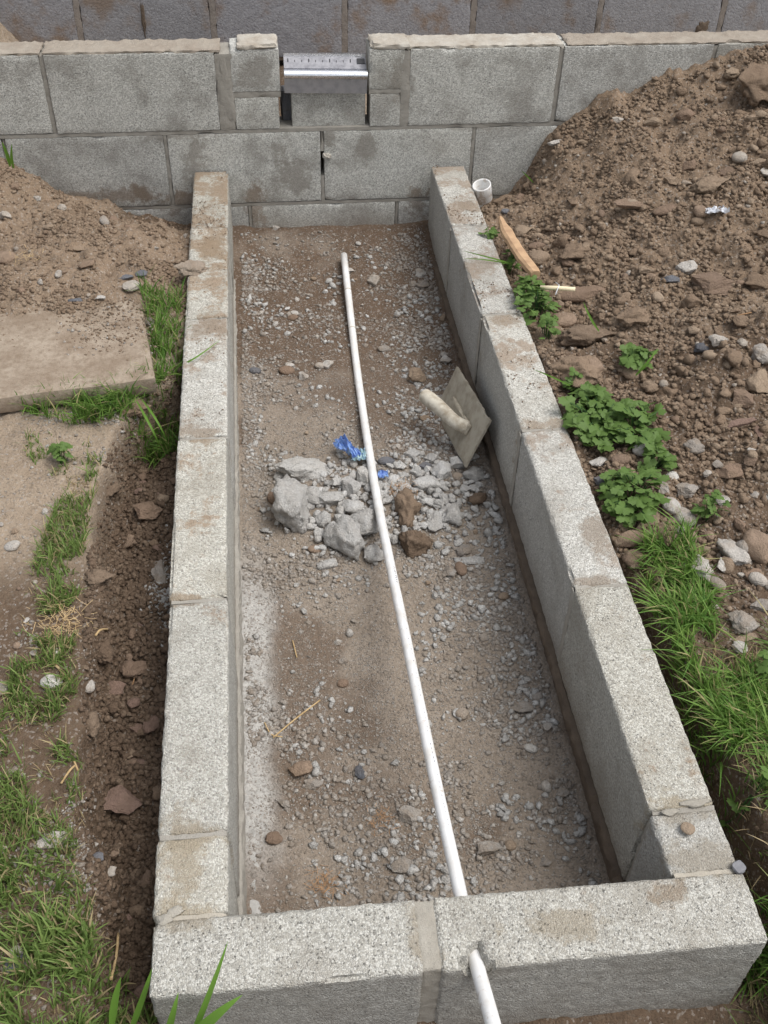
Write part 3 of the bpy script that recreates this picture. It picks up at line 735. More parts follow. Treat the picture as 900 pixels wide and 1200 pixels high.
S = lambda lab, *a, **k: stone(*a, label=lab, **k)
S('largest grey concrete lump at the left end of the rubble heap', 343, 600, 54, 70, C, kind='lump', ang=20, var=3, thick=1.0, cat='rubble chunk', group=RUB, n=4, name='concrete_rubble')
S('second large grey concrete lump just left of the pipe at the front of the heap', 404, 638, 42, 52, C, kind='lump', ang=-10, thick=1.0, cat='rubble chunk', group=RUB, n=4, name='concrete_rubble')
S('long flat grey concrete slab chunk at the back of the rubble heap', 356, 555, 80, 34, C, kind='lump', ang=-12, thick=.7, cat='rubble chunk', group=RUB, n=4, name='concrete_rubble')
S('grey chunk touching the left side of the pipe in the heap', 428, 620, 34, 42, C, kind='lump', ang=30, thick=.8, cat='rubble chunk', group=RUB, n=4, name='concrete_rubble')
S('wedge of grey concrete in the middle of the heap behind the two big lumps', 389, 589, 36, 24, C, cat='rubble chunk', group=RUB, name='concrete_rubble')
S('rounded grey chunk resting between the wedge and the pipe', 413, 597, 28, 24, C, kind='lump', cat='rubble chunk', group=RUB, name='concrete_rubble')
S('pale rounded concrete chunk right of the brown clod', 530, 607, 26, 34, C, kind='lump', ang=10, thick=.85, cat='rubble chunk', group=RUB, name='concrete_rubble')
S('narrow grey chunk standing between brown clod and pale chunk', 509, 614, 18, 32, C, ang=10, cat='rubble chunk', group=RUB, name='concrete_rubble')
S('large dusty grey chunk behind the brown clod', 500, 570, 36, 24, C, kind='lump', ang=-8, cat='rubble chunk', group=RUB, name='concrete_rubble')
S('grey chunk nearest the right wall below the float', 555, 560, 28, 22, C, kind='lump', cat='rubble chunk', group=RUB, name='concrete_rubble')
for (x, y, ww, hh) in [(538, 547, 24, 18), (518, 555, 26, 24), (367, 587, 24, 28), (380, 611, 20, 22), (410, 575, 26, 24), (426, 563, 24, 24), (437, 655, 26, 24), (483, 535, 22, 13), (470, 548, 16, 12), (505, 540, 18, 13), (520, 588, 16, 14), (393, 568, 18, 15), (398, 612, 15, 15), (352, 582, 18, 14), (415, 610, 15, 13), (328, 560, 14, 12), (323, 580, 13, 12), (462, 565, 18, 14), (487, 555, 14, 12), (545, 575, 14, 12), (392, 628, 14, 14), (553, 537, 18, 12), (375, 627, 14, 12), (450, 575, 14, 12), (322, 600, 12, 12), (494, 585, 14, 12), (467, 585, 12, 12), (512, 640, 12, 10)]:
    stone(x, y, ww, hh, C, name='concrete_rubble', label='smaller grey broken concrete piece packed into the rubble heap under the pipe', cat='rubble chunk', group=RUB, thick=.8)
S('flat grey chip in front of the rubble heap left of the pipe', 383, 663, 24, 13, C, cat='rubble chunk', name='concrete_rubble')
S('thin grey shard to the right in front of the heap', 553, 658, 28, 11, C, ang=15, cat='rubble chunk', name='concrete_rubble', thick=.5)
S('pale grey chip beside the shard in front of the heap', 543, 647, 17, 14, G_, cat='stone')
S('dark blue stone in the heap touching the pipe below the blue plastic', 453, 542, 20, 12, SL, cat='stone', kind='pebble')
S('dark angular stone near the foot of the float', 498, 549, 15, 12, SL, cat='stone')
S('grey stone beside the brown upright pebble in front of the heap', 528, 673, 18, 17, G_, cat='stone')
S('brown upright pebble in front of the heap', 540, 668, 13, 22, BR, kind='pebble', cat='stone')
S('small orange pebble among the grey rubble near the float', 536, 560, 13, 11, PB, kind='pebble')
S('flat brown pebble in front of the largest concrete lump', 371, 645, 20, 11, BR, kind='pebble')
S('orange brown stone behind the largest concrete lump', 322, 585, 16, 20, BR, kind='pebble')
S('tall brown soil clod standing right of the pipe', 478, 603, 32, 52, CL, kind='clod', n=4, thick=1., cat='soil clod', name='soil_clod')
S('dark moist clod lying in front of the tall clod', 484, 640, 46, 34, DC, kind='clod', n=4, thick=.9, cat='soil clod', name='soil_clod')
S('reddish moist clod against the right wall beside the heap', 563, 586, 32, 20, DC, kind='clod', n=3, cat='soil clod', name='soil_clod')
# single stones on the pit floor
for d in [('flat brown stone on the near left of the pit floor', 355, 905, 32, 22, BR, 'chunk'), ('small dark upright stone left of the pipe', 421, 908, 14, 20, SL, 'chunk'),
          ('smooth tan pebble right of the pipe at mid pit', 541, 838, 17, 15, PB, 'pebble'), ('angular grey stone right of the tan pebble', 612, 831, 28, 18, G_, 'chunk'),
          ('grey stone left of the pipe near the front', 478, 957, 32, 20, G_, 'chunk'), ('wide pale grey stone right of the pipe near the front', 573, 997, 30, 18, G_, 'chunk'),
          ('small tan pebble beside the wide pale stone', 598, 992, 13, 13, PB, 'pebble'), ('pale flat chip by the left wall near the front', 366, 920, 26, 12, G_, 'chunk'),
          ('grey stone against the pipe at the front end', 470, 1016, 24, 18, G_, 'chunk'), ('tan stone right of the far end of the pipe', 438, 332, 15, 18, PB, 'chunk'),
          ('pale stone left of the float handle on the floor', 487, 445, 24, 22, PB, 'chunk'), ('grey chip right of the pipe behind the float', 449, 410, 18, 9, G_, 'chunk'),
          ('white flat chip at mid floor left of the pipe', 383, 430, 16, 12, PA, 'chunk'), ('pale grey stone by the left wall beyond the heap', 355, 443, 14, 12, G_, 'chunk'),
          ('brown stone half buried by the left wall', 336, 436, 18, 12, BR, 'pebble'), ('brown flat stone far left of the pit', 343, 374, 13, 9, BR, 'pebble'),
          ('grey stone by the right wall at the far end', 492, 322, 15, 12, G_, 'chunk'), ('second grey stone by the right wall at the far end', 495, 336, 15, 11, G_, 'chunk'),
          ('blueish pebble by the left wall', 299, 436, 14, 10, SL, 'pebble'), ('grey stone near the right wall behind the float', 523, 424, 15, 13, G_, 'chunk'),
          ('tan stone right of the rubble behind the shard', 590, 700, 12, 10, PB, 'pebble'), ('pale grey stone right of pipe behind the angular stone', 566, 748, 13, 10, G_, 'chunk'),
          ('tan pebble in the middle of the floor left of the pipe', 375, 430, 12, 9, PB, 'pebble'), ('brown stone left of pipe near the dry stalk', 402, 802, 13, 10, BR, 'pebble'),
          ('pale stone under the pipe at the far end', 408, 318, 14, 9, PA, 'chunk'), ('grey flat stone at the right front corner of the pit', 640, 1012, 18, 10, G_, 'chunk'),
          ('rounded grey stone left of the angular stone near the right wall', 630, 818, 13, 11, G_, 'pebble'), ('grey stone half way along the near right wall', 660, 930, 16, 13, G_, 'chunk'),
          ('white pebbly chip below the far wall on the left', 323, 268, 10, 6, PA, 'chunk'), ('dull brown stone near pit front left', 320, 985, 22, 16, BR, 'chunk')]:
    stone(*d[1:6], kind=d[6], label=d[0], name='pebble' if d[6] == 'pebble' else 'stone')
# stones on the left ground
for d in [('rounded pale stone sitting on the top edge of the far left planter wall', 224, 318, 38, 26, PB, 'clod', 'stone'),
          ('tan angular stone on the soil at the corner of the paving slab', 153, 338, 24, 20, PB, 'chunk', 'stone'),
          ('small tan stone on the far left soil', 92, 293, 14, 12, PB, 'chunk', 'stone'), ('pale tan chip on the far left soil', 58, 267, 14, 10, PB, 'chunk', 'stone'),
          ('flat brown stone on the far soil at left', 103, 312, 24, 12, BR, 'chunk', 'stone'), ('brown stone at the left edge of the photo near the slab', 8, 305, 24, 26, BR, 'pebble', 'stone'),
          ('dark grey stone on the soil behind the slab corner', 148, 326, 18, 10, SL, 'chunk', 'stone'), ('grey stone beside the dark stone behind the slab', 166, 322, 14, 10, SL, 'chunk', 'stone'),
          ('grey chip lying on the paving slab', 117, 350, 18, 9, G_, 'chunk', 'stone'), ('blue grey chip left of the chip on the slab', 88, 353, 16, 9, SL, 'chunk', 'stone'),
          ('tan flat stone in the middle of the slab', 123, 386, 22, 11, PB, 'chunk', 'stone'), ('pale stone on the left half of the slab', 95, 405, 14, 16, PB, 'pebble', 'stone'),
          ('squarish reddish stone in the trench beside the left wall', 133, 809, 28, 20, RD, 'chunk', 'stone'), ('large flat reddish stone slab lying in the near trench', 146, 942, 58, 36, RD, 'chunk', 'rock'),
          ('pale stone in the grass at the lower left', 62, 986, 34, 18, PA, 'chunk', 'stone'), ('dark blue grey stone at the bottom left corner', 19, 1133, 32, 22, SL, 'chunk', 'stone'),
          ('small pale stone above the dark corner stone', 20, 1117, 16, 14, PA, 'pebble', 'stone'), ('pale stone in the grass at mid left', 62, 800, 26, 18, PA, 'pebble', 'stone'),
          ('upright pale chip behind the mid left stone', 66, 767, 11, 15, PA, 'chunk', 'stone'), ('tan flat stone in the trench by the grey sand', 172, 602, 36, 26, BR, 'chunk', 'stone'),
          ('upright grey stone leaning on the wall in the trench', 187, 672, 18, 40, G_, 'chunk', 'stone'), ('brown stone pressed against the wall in the trench', 177, 848, 18, 32, RD, 'chunk', 'stone'),
          ('pale round stone on the bare ground at left', 15, 641, 18, 15, PA, 'pebble', 'stone'), ('brown flat stone in the trench behind the squarish stone', 158, 786, 28, 18, BR, 'chunk', 'stone'),
          ('small brown stone in the trench left of the pressed stone', 160, 855, 16, 12, RD, 'chunk', 'stone'), ('white chip at the left edge of the grass', 3, 998, 16, 16, PA, 'chunk', 'stone'),
          ('grey pebble pair in the near trench', 128, 1022, 17, 13, PA, 'chunk', 'stone'), ('brown pebble in the near trench', 134, 1002, 13, 15, BR, 'chunk', 'stone'),
          ('round tan pebble in the near trench', 138, 991, 10, 10, PB, 'pebble', 'stone'), ('grey chip at the top of the near trench', 114, 1006, 15, 12, SL, 'chunk', 'stone'),
          ('tan stone under the grass near the corner', 70, 670, 9, 8, PB, 'chunk', 'stone'), ('grey round stone at left edge by the grass', 2, 808, 16, 18, G_, 'pebble', 'stone'),
          ('pale pebble on the bank edge in the trench', 105, 805, 14, 16, PA, 'pebble', 'stone'), ('brown clod half buried at the mid bank', 132, 575, 30, 24, DC, 'clod', 'soil clod'),
          ('moist clod hanging below the slab corner', 155, 482, 44, 26, CL, 'clod', 'soil clod'), ('soil clod on the far end of the left planter wall', 250, 198, 34, 13, CL, 'clod', 'soil clod'),
          ('dark clod on the bank at mid left', 118, 680, 34, 30, DC, 'clod', 'soil clod'), ('dark clod on the bank below the straw tuft', 122, 765, 32, 40, DC, 'clod', 'soil clod'),
          ('round clod on the bank beside pale pebble', 105, 850, 24, 34, DC, 'clod', 'soil clod')]:
    stone(*d[1:6], kind=d[6], label=d[0], cat=d[7], name='soil_clod' if d[6] == 'clod' else 'pebble' if d[6] == 'pebble' else 'stone', n=4 if d[3] > 30 else 3, thick=.55)
# stones on the right mound
for d in [('very large brown clod jutting at the right edge high on the mound', 886, 108, 58, 70, CL, 'clod', 4), ('round brown clod on top of the mound', 856, 88, 34, 18, CL, 'clod', 3),
          ('large rounded brown clod in the upper mound', 832, 222, 46, 30, CL, 'clod', 4), ('flat brown stone lying on the upper mound', 742, 243, 50, 18, BR, 'chunk', 4), ('small tan chip on top of the flat stone', 741, 238, 16, 9, PB, 'pebble', 3),
          ('long brown stone beside the flat stone', 785, 247, 42, 14, BR, 'pebble', 3), ('tan pebble at the right of the upper mound', 866, 187, 18, 16, PB, 'pebble', 3), ('long tan stone at the right edge', 890, 191, 22, 10, PB, 'chunk', 3),
          ('pale stone by the right edge below the long stone', 897, 205, 14, 18, PA, 'chunk', 3), ('pair of tan stones in front of the large clod, left one', 787, 214, 22, 12, PB, 'chunk', 3), ('right one of the tan stones before the large clod', 804, 216, 14, 10, PB, 'chunk', 3),
          ('tan rounded stone alone below the crumpled white film', 817, 261, 15, 13, PB, 'pebble', 3), ('white chip at the foot of the garden wall on the mound', 652, 169, 20, 9, PA, 'chunk', 3),
          ('large angular pale stone in the middle of the mound', 806, 319, 26, 24, PA, 'chunk', 4), ('dark grey stone in front of the angular pale stone', 784, 330, 26, 14, SL, 'chunk', 3), ('tan flat stone left of the angular pale stone', 757, 320, 20, 14, PB, 'chunk', 3),
          ('large tan block of stone right of the dark grey stone', 834, 338, 56, 30, BR, 'chunk', 4), ('angular grey stone at the right edge at mid mound', 893, 421, 26, 32, G_, 'chunk', 4), ('pale upright stone at mid mound', 842, 403, 20, 24, PA, 'chunk', 3),
          ('dark speckled stone left of the pale upright stone', 822, 411, 20, 16, SL, 'chunk', 3), ('long reddish brown stone on the right', 870, 470, 38, 22, BR, 'chunk', 4),
          ('bent brown tile shard on the right', 868, 498, 36, 12, RD, 'chunk', 3), ('thin upright shard beside the bent tile shard', 889, 507, 9, 26, RD, 'chunk', 3), ('curved brown shard lower right', 852, 557, 34, 26, BR, 'chunk', 3),
          ('large cracked soil clod beside the planter wall', 682, 442, 72, 50, CL, 'clod', 4), ('dark rooty clod behind the cracked clod', 690, 398, 70, 34, DC, 'clod', 4), ('brown stone left behind the rooty clod', 657, 379, 36, 22, BR, 'pebble', 3),
          ('long smooth brown stone leaning in the soil by the pale stick', 683, 347, 62, 20, BR, 'pebble', 4), ('small tan wedge at the tip of the long smooth stone', 655, 359, 14, 14, PB, 'chunk', 3),
          ('round tan stone right of the splintered wood', 630, 306, 28, 22, PB, 'pebble', 4), ('flat brown stone above the round tan stone', 630, 289, 22, 10, BR, 'pebble', 3), ('brown clod behind the flat brown stone', 612, 275, 24, 22, CL, 'clod', 3),
          ('brown clod right of the round stone', 672, 300, 50, 30, CL, 'clod', 4), ('blue grey pebble near the white cup', 593, 249, 12, 8, SL, 'pebble', 3), ('clod beside the white cup', 590, 237, 26, 14, CL, 'clod', 3),
          ('pale stone among the weeds beside the wall', 704, 543, 28, 14, PA, 'chunk', 3), ('brown stone next to the pale weed stone', 727, 540, 22, 14, BR, 'pebble', 3), ('dark stone under the lower weed by the wall', 706, 566, 20, 18, SL, 'chunk', 3),
          ('tall tan stone below the lower weed', 760, 607, 26, 30, PB, 'chunk', 4), ('grey triangular stone in the lower soil', 803, 577, 30, 20, G_, 'chunk', 4), ('brown flat stone beside the wall near the lawn', 738, 634, 34, 22, BR, 'pebble', 4),
          ('small brown stone next to the flat brown stone', 764, 632, 16, 18, PB, 'chunk', 3), ('orange brown stone pressed between wall and lawn', 741, 657, 24, 22, BR, 'pebble', 4), ('brown stone behind the small stone by the lawn', 781, 623, 22, 16, BR, 'chunk', 3),
          ('white crumbly stone at the top of the lawn', 816, 669, 32, 38, PA, 'lump', 4), ('larger white crumbly stone at the top of the lawn', 858, 653, 40, 44, PA, 'lump', 4), ('smooth large brown stone at the right edge', 888, 644, 34, 44, BR, 'pebble', 4),
          ('brown stone below the smooth large stone', 884, 677, 24, 18, BR, 'chunk', 3), ('rough grey stone in the lawn at the right', 869, 733, 36, 28, G_, 'lump', 4), ('flat grey stone at the right edge above the rough one', 893, 712, 30, 16, G_, 'chunk', 3),
          ('white stone low in the lawn at the right edge', 868, 762, 18, 22, PA, 'chunk', 3), ('long flat stone below the rough grey stone', 872, 749, 30, 10, PB, 'chunk', 3), ('round pebbly grey lump in the lower soil', 812, 525, 28, 22, G_, 'clod', 3),
          ('tan clod behind the main weeds', 742, 440, 26, 18, PB, 'pebble', 3), ('brown clod right of the far weed', 760, 455, 22, 20, CL, 'clod', 3), ('small white stone in the lower soil', 787, 560, 16, 12, PA, 'pebble', 3),
          ('tan stone by the garden wall high on the mound', 723, 142, 16, 9, PB, 'chunk', 3), ('brown stone in the mound behind the long smooth stone', 740, 375, 40, 28, CL, 'clod', 4)]:
    stone(*d[1:6], kind=d[6], n=d[7], label=d[0], cat='soil clod' if d[6] == 'clod' else 'stone', name='soil_clod' if d[6] == 'clod' else 'pebble' if d[6] == 'pebble' else 'stone', thick=.65)
# on the planter top
P = at(805, 973, 0); stone(805, 973, 17, 15, PB, kind='pebble', label='small orange pebble lying on the near right corner of the planter wall', P=P+np.array([0, 0, .004]), thick=.4, sink=.3, name='pebble')
P = at(373/2.8125+0, 1020, 0)
P = at(865, 1018, 0); o = link('metal_disc', rough_box(.019, .019, .006, .002, 600, .0022, .0004, fn=lambda P: P*np.stack([1/np.maximum(1, np.hypot(P[:, 0], P[:, 1])/.0093)]*2+[np.ones(len(P))], 1), name='metal_disc'), M_nail, None, (P[0], P[1], .0065), (.05, -.08, .4)); tag(o, 'dark grey round disc lying on the outer edge of the near right corner', 'disc')

# many more loose stones one can still pick out
LANDMARKS = [(.15, .25, 'the front left inner corner'), (.6, .25, 'the front right inner corner'), (.18, .7, 'the cement at the left wall'), (.6, .7, 'the near right wall'), (.38, .5, 'the heap'),
    (.2, 1.15, 'the heap'), (.6, 1.1, 'the heap'), (.62, 1.5, 'the float'), (.25, 1.6, 'the heap on the left'), (.42, 1.9, 'the far end of the pipe'), (.15, 2.15, 'the far left inner corner'), (.62, 2.15, 'the far right inner corner'),
    (.9, 2.2, 'the white socket'), (1.1, 2.25, 'the garden wall'), (1.5, 2.2, 'the large clod up high'), (.95, 1.8, 'the wood offcut'), (1.2, 1.9, 'the white film scrap'), (1.05, 1.55, 'the rooty clod'), (1.4, 1.6, 'the large tan block'), (1.0, 1.2, 'the main weeds'), (1.25, 1.25, 'the brown tile shards'), (.95, .95, 'the lawn'), (1.2, .85, 'the white crumbly stones'),
    (-.1, 1.3, 'the slab corner'), (-.08, 1.0, 'the grey sand'), (-.06, .8, 'the grey sand'), (-.07, .5, 'the squarish reddish stone'), (-.06, .25, 'the large reddish slab stone'), (-.04, .0, 'the front corner'),
    (-.3, 1.1, 'the slab'), (-.25, .8, 'the grass strip'), (-.3, .4, 'the left edge'), (-.1, 2.1, 'the far left hollow'), (-.3, 1.8, 'the slab'), (-.5, 2.1, 'the far left edge')]
USED, LASTY = {}, {}
def scatter(n, region, mats, kinds, smin, smax, label, cat, group, name, avoid=None, seed=1, sink=.3, power=2.2):
    r = random.Random(seed); k = 0; tries = 0
    while k < n and tries < n*60:
        tries += 1
        x, y = region(r)
        if avoid and avoid(x, y): continue
        s = smin+(smax-smin)*r.random()**power
        kd = r.choice(kinds); me = kind_mesh(kd, r.choice(mats), r.randint(0, 6), 2 if s < .016 else 3)
        z = float(Hs(x, y)[0])
        sx, sy, sz = s*r.uniform(.8, 1.25), s*r.uniform(.7, 1.0), s*r.uniform(.45, .8)
        o = link(name, me, None, None, (x, y, z+sz*(1-2*sink)), (r.uniform(-.4, .4), r.uniform(-.4, .4), r.uniform(0, 6.28)), (sx, sy, sz))
        cw = {CL: 'brown soil', DC: 'dark soil', BR: 'brown', RD: 'reddish', PB: 'tan', G_: 'grey', C: 'pale grey', PA: 'whitish'}[me.materials[0]]
        sw = 'tiny' if s < .008 else 'small' if s < .014 else 'middling' if s < .019 else 'larger'
        fw = 'clod' if kd == 'clod' or cw.endswith('soil') else 'rounded pebble' if kd == 'pebble' else 'angular stone'
        q = min(LANDMARKS, key=lambda q: (q[0]-x)**2+(q[1]-y)**2); dx, dy = x-q[0], y-q[1]; ds_ = math.hypot(dx, dy)
        rel = ('right of ' if dx > 0 else 'left of ') if abs(dx) > abs(dy) else ('behind ' if dy > 0 else 'in front of ')
        near = ('just ' if ds_ < .07 else 'well ' if ds_ > .16 else '')+rel+q[2]
        o.name = 'soil_clod' if fw == 'clod' else 'pebble' if kd == 'pebble' else 'stone'
        lb = '%s %s %s %s, %s' % (sw, cw, fw, label, near)
        while len(lb.split()) > 16: lb = lb.replace(' the ', ' ', 1) if ' the ' in lb else lb.split(' ', 1)[1]
        USED[lb] = USED.get(lb, 0)+1
        if USED[lb] > 1: lb2 = ' '.join(lb.replace(' the ', ' ').split()[:13])+(', the nearer one' if y < LASTY[lb] else ', the farther one') if USED[lb] == 2 else lb; LASTY[lb] = y; lb = lb2
        else: LASTY[lb] = y
        tag(o, lb, 'soil clod' if fw == 'clod' else cat, group); k += 1
inpit = lambda r: (r.uniform(.12, .69), .12+r.random()**.85*2.2)
rx_ = lambda r: (r.uniform(.84, 1.75), r.uniform(.75, 2.33))
lx_ = lambda r: (r.uniform(-.62, -.0), r.uniform(1.55, 2.30))
scatter(90, inpit, [G_, G_, G_, PB, C, PA], ['chunk', 'pebble', 'chunk'], .006, .013, 'on the pit floor', 'stone', 'loose stones on the pit floor', 'stone', seed=3)
scatter(26, lambda r: (r.uniform(.88, 1.7), r.uniform(.9, 2.3)), [CL, CL, BR], ['clod', 'clod', 'chunk'], .022, .040, 'in the soil mound', 'stone', 'stones and lumps in the soil mound', 'stone', seed=14, power=1.3, sink=.38)
scatter(165, rx_, [CL, CL, CL, CL, BR, BR, PB], ['clod', 'clod', 'clod', 'chunk', 'pebble'], .007, .024, 'in the soil mound', 'stone', 'stones and lumps in the soil mound', 'stone', seed=4, power=2.6)
scatter(60, lx_, [BR, PB, CL, G_, BR], ['chunk', 'clod', 'pebble'], .006, .018, 'in the far left soil', 'stone', 'stones in the far left soil', 'stone', seed=5)
scatter(120, lambda r: (lambda y: (r.uniform(float(bank_edge(y))+.02, -.01), y))(r.uniform(-.05, 1.4)), [DC, DC, CL, RD, BR], ['clod', 'clod', 'chunk'], .006, .016, 'in the left trench', 'stone', 'lumps in the left trench', 'stone', seed=6)
scatter(25, lambda r: (lambda y: (r.uniform(-.40, float(bank_edge(y))-.01), y))(r.uniform(-.0, 1.28)), [G_, PB, PA, BR], ['chunk', 'pebble'], .005, .010, 'in the bare ground on the left', 'stone', 'stones in the bare ground on the left', 'stone', seed=7)
scatter(40, lambda r: (r.uniform(.86, 1.15), r.uniform(.62, 1.05)), [PB, BR, G_, PA], ['chunk', 'pebble'], .009, .022, 'behind the lawn', 'stone', 'stones between weeds and lawn', 'stone', seed=8)

# fine gravel and crumbs nobody could count
def gravel(name, n, xy, smin, smax, mat, label, cat, seed, kind='chunk', sub=1, power=2.5, sink=.36):
    rg = np.random.default_rng(seed); pts = xy(rg, n); n = len(pts); s = smin+(smax-smin)*rg.random(n)**power
    Vs = []; Fs = []; base = 0
    Z = Hs(pts[:, 0], pts[:, 1]); var = rg.integers(0, 10, n)
    for k in range(10):
        V, F = rock_geo(700+k+seed*10, sub, kind); m = np.where(var == k)[0]
        if len(m) == 0: continue
        a = rg.random((len(m), 3))*6.28; ca, sa = np.cos(a), np.sin(a)
        sc = np.stack([s[m]*rg.uniform(.8, 1.3, len(m)), s[m]*rg.uniform(.7, 1, len(m)), s[m]*rg.uniform(.5, .9, len(m))], 1)
        P = V[None]*sc[:, None]
        tx = (a[:, 1]-3.14)*.15; y2 = P[..., 1]*np.cos(tx)[:, None]-P[..., 2]*np.sin(tx)[:, None]; z2 = P[..., 1]*np.sin(tx)[:, None]+P[..., 2]*np.cos(tx)[:, None]
        x3 = P[..., 0]*ca[:, :1]-y2*sa[:, :1]; y3 = P[..., 0]*sa[:, :1]+y2*ca[:, :1]
        Q = np.stack([x3+pts[m, 0][:, None], y3+pts[m, 1][:, None], z2+(Z[m]+sc[:, 2]*(1-2*sink))[:, None]], -1)
        Vs.append(Q.reshape(-1, 3)); Fs.append((F[None]+(np.arange(len(m))*len(V))[:, None, None]).reshape(-1, 3)+base); base += len(m)*len(V)
    me = bpy.data.meshes.new(name); raw_mesh(me, np.concatenate(Vs), np.concatenate(Fs), 3); me.materials.append(mat)
    o = link(name, me); tag(o, label, cat, kind='stuff'); return o
def clump(rg, n, x0, x1, y0, y1, dens, sc=.12, k=0):
    out = []
    while sum(map(len, out)) < n:
        p = np.stack([rg.uniform(x0, x1, n*2), rg.uniform(y0, y1, n*2)], 1)
        v = fbm(p[:, 0], p[:, 1], sc, 3, 40+k)+.5; q = dens(p[:, 0], p[:, 1], v); out.append(p[rg.random(len(p)) < q])
    return np.concatenate(out)[:n]
def pit_d(x, y, v):
    edge = np.maximum(sstep(.45, .68, x), sstep(.22, .12, x)*.8)
    near = sstep(.9, .2, y)*.35; heap = np.exp(-(((x-.4)/.26)**2+((y-1.12)/.22)**2))*1.2
    near = near-.75*np.exp(-(((x-.36)/.15)**2+((y-.75)/.20)**2))-.5*np.exp(-(((x-.40)/.16)**2+((y-1.62)/.18)**2))
    ok = (x > XL(y)+.115) & (x < XR(y)-.118) & ~((x < .158+.02*v) & (y > .35) & (y < 1.02) & (v < .62))
    return np.clip((sstep(.42, .75, v)*.9+.10)*(.35+.8*edge+near+heap), 0, 1)*ok
gravel('pit_gravel', 23000, lambda rg, n: clump(rg, n, .1, .72, .10, 2.36, pit_d), .0012, .0076, M_gravel, 'fine grey gravel and grit spread over the pit floor', 'gravel', 1, power=3.0, sink=.42)
gravel('rubble_chips', 620, lambda rg, n: np.clip(np.stack([rg.normal(.42, .12, n), rg.normal(1.16, .075, n)], 1), [.14, .9], [.67, 1.5]), .004, .0125, M_conc_rock, 'small broken concrete chips filling the rubble heap', 'rubble chips', 15, 'chunk', 2, power=1.3, sink=.1)
gravel('pit_chips', 2100, lambda rg, n: clump(rg, n, .1, .72, .10, 2.36, lambda x, y, v: ((x > XL(y)+.12) & (x < XR(y)-.122))*sstep(.42, .7, v)*np.clip(.25+.9*sstep(.4, .6, x)+sstep(.5, .25, y)+.8*np.exp(-((y-1.2)/.2)**2)+.5*sstep(1.6, 2., y)*sstep(.3, .15, x), 0, 1), .10, 21), .0028, .0100, M_conc_rock, 'pale grey angular chips in drifts over the pit floor', 'stone chips', 21, 'chunk', 1, power=2.4, sink=.38)
gravel('pit_grit', 42000, lambda rg, n: clump(rg, n, .1, .72, .10, 2.36, lambda x, y, v: ((x > XL(y)+.112) & (x < XR(y)-.115))*(.4+.6*sstep(.4, .6, v))*(1-.65*sstep(1.4, 1.9, y)), .05, 2), .0008, .0022, M_gravel, 'very fine grit on the pit floor', 'grit', 12, power=1.5, sub=1)
gravel('mound_lumps', 900, lambda rg, n: clump(rg, n, .82, 2.0, .62, 2.36, lambda x, y, v: sstep(.35, .65, v)*(x > XR(y)+.02), .2, 14), .006, .017, M_clod, 'lumps of brown soil in the mound', 'soil lumps', 16, 'clod', 2, power=2.2, sink=.3)
gravel('mound_crumbs', 46000, lambda rg, n: clump(rg, n, .80, 2.0, .62, 2.38, lambda x, y, v: (.25+.75*sstep(.4, .65, v))*(x > XR(y)+.005)*np.interp(y, [.6, .95], [.35, 1]), .10, 3), .0011, .0100, M_clod, 'crumbled brown soil covering the mound', 'soil crumbs', 2, 'clod', 1, power=3.2, sink=.38)
gravel('mound_pebbles', 3000, lambda rg, n: clump(rg, n, .80, 2.0, .55, 2.36, lambda x, y, v: (.15+.85*sstep(.5, .7, v))*(x > XR(y)+.01), .16, 4), .002, .0085, M_pebble, 'small tan and grey pebbles mixed in the mound', 'pebbles', 3, 'chunk', 1)
gravel('trench_crumbs', 17000, lambda rg, n: clump(rg, n, -.24, .0, -.25, 1.42, lambda x, y, v: (x > bank_edge(y)-.012)*(x < XL(y)-.002)*1., .1, 5), .0010, .0078, M_darkclod, 'dark crumbled soil filling the left trench', 'soil crumbs', 4, 'clod', 1, power=2.2)
gravel('far_left_crumbs', 20000, lambda rg, n: clump(rg, n, -1.0, .0, 1.50, 2.37, lambda x, y, v: (.15+.85*sstep(.4, .65, v)), .1, 6), .0009, .0080, M_clod, 'loose brown soil crumbs on the far left ground', 'soil crumbs', 5, 'clod', 1, power=2.6)
gravel('left_gravel', 12000, lambda rg, n: clump(rg, n, -.62, -.03, -.3, 1.40, lambda x, y, v: (x < bank_edge(y))*(.05+.95*sstep(.5, .75, v)), .11, 7), .0010, .0048, M_gravel, 'fine gravel pressed in the bare left ground', 'gravel', 6)
gravel('right_trench_crumbs', 7000, lambda rg, n: clump(rg, n, .79, 1.25, -.3, .8, lambda x, y, v: (x > XR(y)+.003)*1., .1, 8), .0012, .0070, M_darkclod, 'dark soil crumbs beside the near right wall', 'soil crumbs', 7, 'clod', 1)
gravel('grey_sand', 4500, lambda rg, n: np.stack([np.minimum(-.012, rg.normal(-.030, .018, n)), rg.normal(.87, .055, n)], 1), .0010, .0048, M_cement, 'grey cement sand spilled in the trench against the left wall', 'sand', 8)
gravel('wall_top_dirt', 1500, lambda rg, n: clump(rg, n, -.03, .9, 1.0, 2.37, lambda x, y, v: (((x > XL(y)+.004) & (x < XL(y)+.096)) | ((x > XR(y)-.096) & (x < XR(y)-.004)))*sstep(.45, .7, v)*sstep(.9, 2.2, y), .09, 9), .0006, .0026, M_clod, 'soil crumbs on the tops of the planter walls', 'soil crumbs', 9, 'clod', 1)
